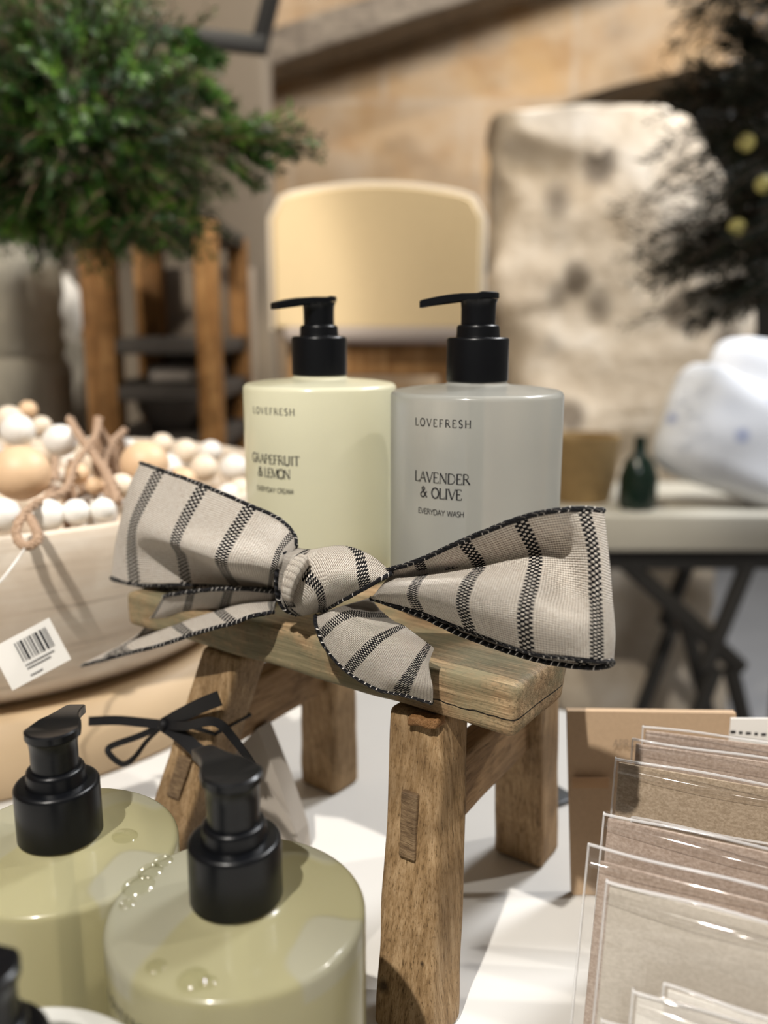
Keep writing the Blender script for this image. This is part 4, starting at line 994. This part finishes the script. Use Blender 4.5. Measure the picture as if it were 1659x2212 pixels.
solo('white_jar', lathe([(.0001, 0), (.03, 0), (.042, jp(705)), (.048, jp(660)), (.040, jp(620)), (.026, jp(600)), (.030, jp(590)), (.0001, jp(592))], 32, jx, JY, jz), plain('chalk_white_glaze', (.58, .54, .48), .6, nscale=20, namt=.1), 'small white jar between the stone urn and the wooden stand', 'jar', (jx, JY, jz))

# bushy green plant on the stand
def leafmat(name, a, b, c):
    s = NT(name); col = s.ramp(s.noise(s.coord('Object'), 26, 3, .6), [(.35, a), (.52, b), (.68, c)])
    s.P(Base_Color=col, Roughness=.45, Specular_IOR_Level=.5)
    tl = s.n('ShaderNodeBsdfTranslucent'); s.set(tl.inputs[0], col); mx = s.n('ShaderNodeMixShader'); mx.inputs[0].default_value = .2
    s.t.links.new(s.b.outputs[0], mx.inputs[1]); s.t.links.new(tl.outputs[0], mx.inputs[2]); s.t.links.new(mx.outputs[0], s.out.inputs[0]); return s.m
M['leaf'] = leafmat('bright_green_needles', (0.007, 0.022, 0.005), (0.026, 0.085, 0.012), (0.13, 0.27, 0.03))
M['fir'] = leafmat('dark_fir_needles', (0.006, 0.011, 0.006), (0.012, 0.020, 0.009), (0.025, 0.034, 0.014))
M['stem'] = plain('brown_stem', (0.12, 0.07, 0.04), .8)
def sprig(mb, stems, p0, d, L, nleaf, ll, lw, droop=.25, side=.9):
    d = d.normalized(); pts = []
    p = p0.copy(); n = 8
    for i in range(n + 1):
        pts.append(p.copy()); p = p + d * (L / n); d = (d + Vector((rnd(-.10, .10), rnd(-.10, .10), rnd(-.08, .08) - droop / n))).normalized()
    t_ = tube(pts, .0012, 4, taper=lambda t: 1 - .6 * t); stems.add(t_.v, t_.f)
    for k in range(nleaf):
        t = (k + .5) / nleaf * n; i = min(n - 1, int(t)); q = pts[i].lerp(pts[i + 1], t - i); ax = (pts[i + 1] - pts[i]).normalized()
        r = Vector((rnd(-1, 1), rnd(-1, 1), rnd(-1, 1))); r = (r - ax * r.dot(ax)).normalized()
        ld = (ax * rnd(.25, .8) + r * side).normalized(); w = ld.cross(ax + Vector((.01, .02, .03))).normalized()
        l = ll * rnd(.7, 1.2); nn = ld.cross(w)
        V = [q, q + ld * l * .5 + w * lw * .5 + nn * .0006, q + ld * l, q + ld * l * .5 - w * lw * .5 + nn * .0006]
        mb.add(V, [(0, 1, 2, 3)])
random.seed(11)
PY = 1.02
pcen = aty(165, 265, PY + .08)
plant = thing('bushy_plant', 'dense bright green bushy plant above the wooden shelf stand', 'plant', (aty(250, 470, PY).x, LY + .10, ztop))
fo, sm = MB(), MB()
for k in range(620):
    a = rnd(0, 2 * PI); e = rnd(-1.0, 1.0); rr = Vector((math.cos(a) * math.sqrt(1 - e * e), math.sin(a) * math.sqrt(1 - e * e), e))
    s = rnd(.35, .92); p = pcen + Vector((rr.x * .165 * s, rr.y * .13 * s, rr.z * .132 * s))
    # flatter to the right, fuller to the left, as it grows over the stand
    if p.x > aty(430, 300, PY).x and random.random() < .6: continue
    d = (rr + Vector((0, 0, rnd(-.1, .5)))).normalized()
    sprig(fo, sm, p, d, rnd(.045, .075), 34, .013, .0034, rnd(.1, .6))
for k in range(130):                                        # hanging lower left part
    p = aty(rnd(-40, 440), rnd(400, 500), PY + rnd(-.03, .14)); sprig(fo, sm, p, Vector((rnd(-.7, .7), rnd(-.8, .3), rnd(-.8, .2))), rnd(.035, .06), 34, .013, .0036, .5)
for k in range(150):                                        # fuller left flank
    p = pcen + Vector((rnd(-.26, -.08), rnd(-.08, .10), rnd(-.12, .11)))
    sprig(fo, sm, p, Vector((rnd(-.6, .6), rnd(-1, .2), rnd(-.3, .8))), rnd(.045, .08), 34, .013, .0034, .3)
for (u, v, u2, v2) in ((430, 290, 560, 270), (470, 300, 650, 262), (480, 310, 690, 300), (500, 300, 600, 360), (470, 330, 560, 390), (540, 290, 640, 330), (400, 100, 470, 130), (380, 70, 440, 110), (420, 180, 500, 240), (60, 160, 100, 210), (90, 200, 30, 270), (160, 430, 170, 500), (250, 470, 260, 530)):
    for q in range(6):
        a, b = aty(u + rnd(-14, 14), v + rnd(-14, 14), PY + rnd(-.02, .04)), aty(u2 + rnd(-14, 14), v2 + rnd(-14, 14), PY + rnd(-.02, .04))
        sprig(fo, sm, a, b - a, (b - a).length, 44, .013, .0036, .12)
fol = obj('foliage', fo, M['leaf'], plant); fol['kind'] = 'stuff'
px_, py_ = (xl + xr) / 2, LY + .14
for k in range(7):
    a = Vector((px_ + rnd(-.03, .03), py_ + rnd(-.03, .03), ztop + .02)); b = pcen + Vector((rnd(-.06, .06), rnd(-.03, .05), rnd(-.05, .05)))
    obj('stem', tube(spline([a, a.lerp(b, .5) + Vector((0, .02, .02)), b], 8), .0035, 8), M['stem'], plant)
tw = obj('twigs', sm, M['stem'], plant); tw['kind'] = 'stuff'
obj('pot', lathe([(.0001, 0), (.045, 0), (.058, .07), (.060, .075), (.054, .075), (.050, .062), (.0001, .060)], 32, px_, py_, ztop + .001), plain('dark_pot', (.05, .045, .04), .7), plant)

# dark fir tree with dim lights at the right edge
random.seed(23)
TY = 1.40
tx = aty(1800, 500, TY).x
tree = thing('fir_tree', 'dark decorated fir tree with dim yellow lights at the right edge', 'tree', (tx, TY, 0))
obj('trunk', tube([Vector((tx, TY, 0)), Vector((tx, TY, 1.2)), Vector((tx, TY, 2.25))], .03, 10, taper=lambda t: 1 - .8 * t), M['stem'], tree)
obj('tree_base', lathe([(.0001, 0), (.16, 0), (.15, .10), (.13, .12), (.0001, .12)], 24, tx, TY, .0005), M['stem'], tree)
fo, sm = MB(), MB()
for k in range(430):
    z = rnd(1.16, 2.2); a = rnd(PI * .45, PI * 1.65); lr = .34 * (1.0 - .36 * (z - 1.1)) * rnd(.55, 1.0)
    c = Vector((tx, TY, z)); d = Vector((math.cos(a), math.sin(a), -.25))
    sprig(fo, sm, c + d * lr * .35, d, lr * .75, 60, .026, .0034, .2, .8)
for (u, v, u2, v2) in ((1660, 470, 1470, 520), (1660, 520, 1390, 572), (1660, 540, 1430, 560), (1660, 620, 1480, 690), (1660, 600, 1500, 640), (1660, 240, 1430, 190), (1660, 200, 1480, 150), (1660, 330, 1560, 300), (1660, 400, 1600, 420), (1660, 130, 1570, 60)):
    for q in range(7):
        a, b = aty(u + rnd(-15, 25), v + rnd(-25, 25), TY + rnd(-.06, .02)), aty(u2 + rnd(-20, 20), v2 + rnd(-18, 18), TY + rnd(-.06, .02))
        sprig(fo, sm, a, b - a, (b - a).length, 70, .024, .0036, .1, .8)
fol = obj('foliage', fo, M['fir'], tree); fol['kind'] = 'stuff'
tw = obj('twigs', sm, M['stem'], tree); tw['kind'] = 'stuff'
s = NT('dim_yellow_lamp'); s.P(Base_Color=(.4, .35, .12), Emission_Color=(1, .82, .25)); s.b.inputs['Emission Strength'].default_value = .10; M['bulb'] = s.m
for u, v in ((1612, 308), (1592, 492), (1650, 398)):
    obj('light_bulb', sphere(aty(u, v, TY - .10), .0125, 14, 10), M['bulb'], tree)

# trestle table on the right with a white heap, a green bottle and a basket
DY = 1.58
tz = aty(1500, 1112, DY).z
dx0, dx1 = aty(1195, 1150, DY).x, aty(1900, 1150, DY).x
M['ttop'] = plain('pale_tan_table', (.44, .41, .34), .6, nscale=12, namt=.08)
M['iron'] = plain('dark_iron', (.035, .032, .028), .5, .3)
t2 = thing('trestle_table', 'pale trestle table with crossed dark iron legs at the right', 'table', ((dx0 + dx1) / 2, DY + .3, 0))
obj('table_top', rbox(dx1 - dx0, .36, .07, .006, 4, 3, 1, c=((dx0 + dx1) / 2, DY + .18, tz - .035)), M['ttop'], t2)
def bar(a, b, r): return tube([a, b], r, 8)
ztb = tz - .07
q0, q1 = aty(1310, 1250, DY + .04), aty(1660, 1290, DY + .04); bq = aty(1545, 1500, DY + .04)
obj('rail', rbox(dx1 - dx0 - .04, .03, .045, .004, c=((dx0 + dx1) / 2, DY + .05, ztb - .022)), M['iron'], t2)
for y in (DY + .05, DY + .31):
    for (xa, za), (xb, zb) in (((q0.x, ztb), (bq.x + .05, .42)), ((aty(1655, 1200, DY).x, ztb), (bq.x - .02, .42)), ((bq.x, .42), (bq.x - .12, .0)), ((bq.x + .03, .42), (bq.x + .16, .0))):
        obj('leg', bar(Vector((xa, y, za)), Vector((xb, y, zb)), .017), M['iron'], t2)
M['whitecloth'] = NT('white_printed_cotton')
s = M['whitecloth']; sp = s.n('ShaderNodeTexVoronoi'); s.set(sp.inputs['Vector'], s.coord()); sp.inputs['Scale'].default_value = 11
c = s.mix(s.ramp(sp.outputs['Distance'], [(.10, 1.0), (.20, 0.0)]), (.80, .81, .84), (.46, .50, .66)); s.P(Base_Color=c, Roughness=.9); M['whitecloth'] = s.m
def cushion(c, sx, sy, sz, tilt, seed):
    def fn(x):
        ex = 1 - .55 * abs(x.x / (sx / 2)) ** 3; ey = 1
        w = nvec(x * 9 + Vector((seed, 0, 0))) * .012
        return Vector((x.x, x.y * ex, x.z)) + w
    m = rbox(sx, sy, sz, min(sx, sy, sz) * .42, 14, 6, 10, 0, 1, 0, fn)
    return m.move(Matrix.Translation(c) @ Matrix.Rotation(tilt, 4, 'Y') @ Matrix.Rotation(math.radians(-12), 4, 'X'))
wc = aty(1560, 985, DY + .22)
solo('white_cushion', cushion(Vector((wc.x - .012, DY + .10, tz + .128)), .31, .10, .22, .36, 3), M['whitecloth'], 'white cushion with blue specks leaning on the trestle table', 'cushion', (wc.x, DY + .10, tz))
wc2 = aty(1560, 985, DY + .32)
solo('white_cushion', cushion(Vector((wc.x + .17, DY + .37, tz + .15)), .32, .13, .30, .2, 8), M['whitecloth'], 'white specked cushion standing behind the leaning one on the trestle table', 'cushion', (wc2.x + .15, DY + .25, tz))
gx = aty(1378, 1050, DY + .06).x
solo('green_bottle', lathe([(.0001, 0), (.032, 0), (.036, .01), (.036, .06), (.026, .09), (.012, .105), (.011, .135), (.014, .138), (.0001, .139)], 28, gx, DY + .06, tz + .0005), plain('dark_green_glass', (.008, .022, .014), .2), 'dark green bottle at the left end of the trestle table', 'bottle', (gx, DY + .06, tz))
bx_ = aty(1258, 1020, DY + .14).x
solo('wicker_basket', lathe([(.0001, 0), (.055, 0), (.066, .05), (.070, .13), (.064, .13), (.060, .05), (.0001, .01)], 32, bx_, DY + .14, tz + .0005), plain('golden_wicker', (.33, .22, .095), .8, nscale=60, namt=.4, bump=.7), 'golden brown wicker basket behind the grey bottle', 'basket', (bx_, DY + .14, tz))

# black frame that hangs at the top
FY = 1.55
M['frame'] = plain('black_metal', (.010, .010, .012), .5)
fa, fb, fc = aty(385, 78, FY), aty(561, 98, FY), aty(590, -20, FY)
fr_ = thing('hanging_frame', 'black metal frame hanging at the top above the plant', 'frame', fb)
sd = (fb - fa).normalized(); su = (fc - fb).normalized(); Wf, Hf = .30, .34
c00 = fb - sd * Wf; c11 = fb + su * Hf; c01 = c00 + su * Hf
for a, b in ((c00, fb), (fb, c11), (c11, c01), (c01, c00)):
    d = (b - a); L = d.length; an = math.atan2(d.z, d.x)
    obj('frame_bar', rbox(L + .024, .026, .026, .002).move(Matrix.Translation((a + b) / 2) @ Matrix.Rotation(-an, 4, 'Y')), M['frame'], fr_)
mid = (c01 + c11) / 2
obj('hanging_rod', tube([mid, Vector((mid.x, mid.y, 3.08))], .006, 8), M['frame'], fr_)
struct('ceiling', rbox(5.0, 1.9, .06, .01, c=(.1, 3.4, 3.13)), M['ceiling'])
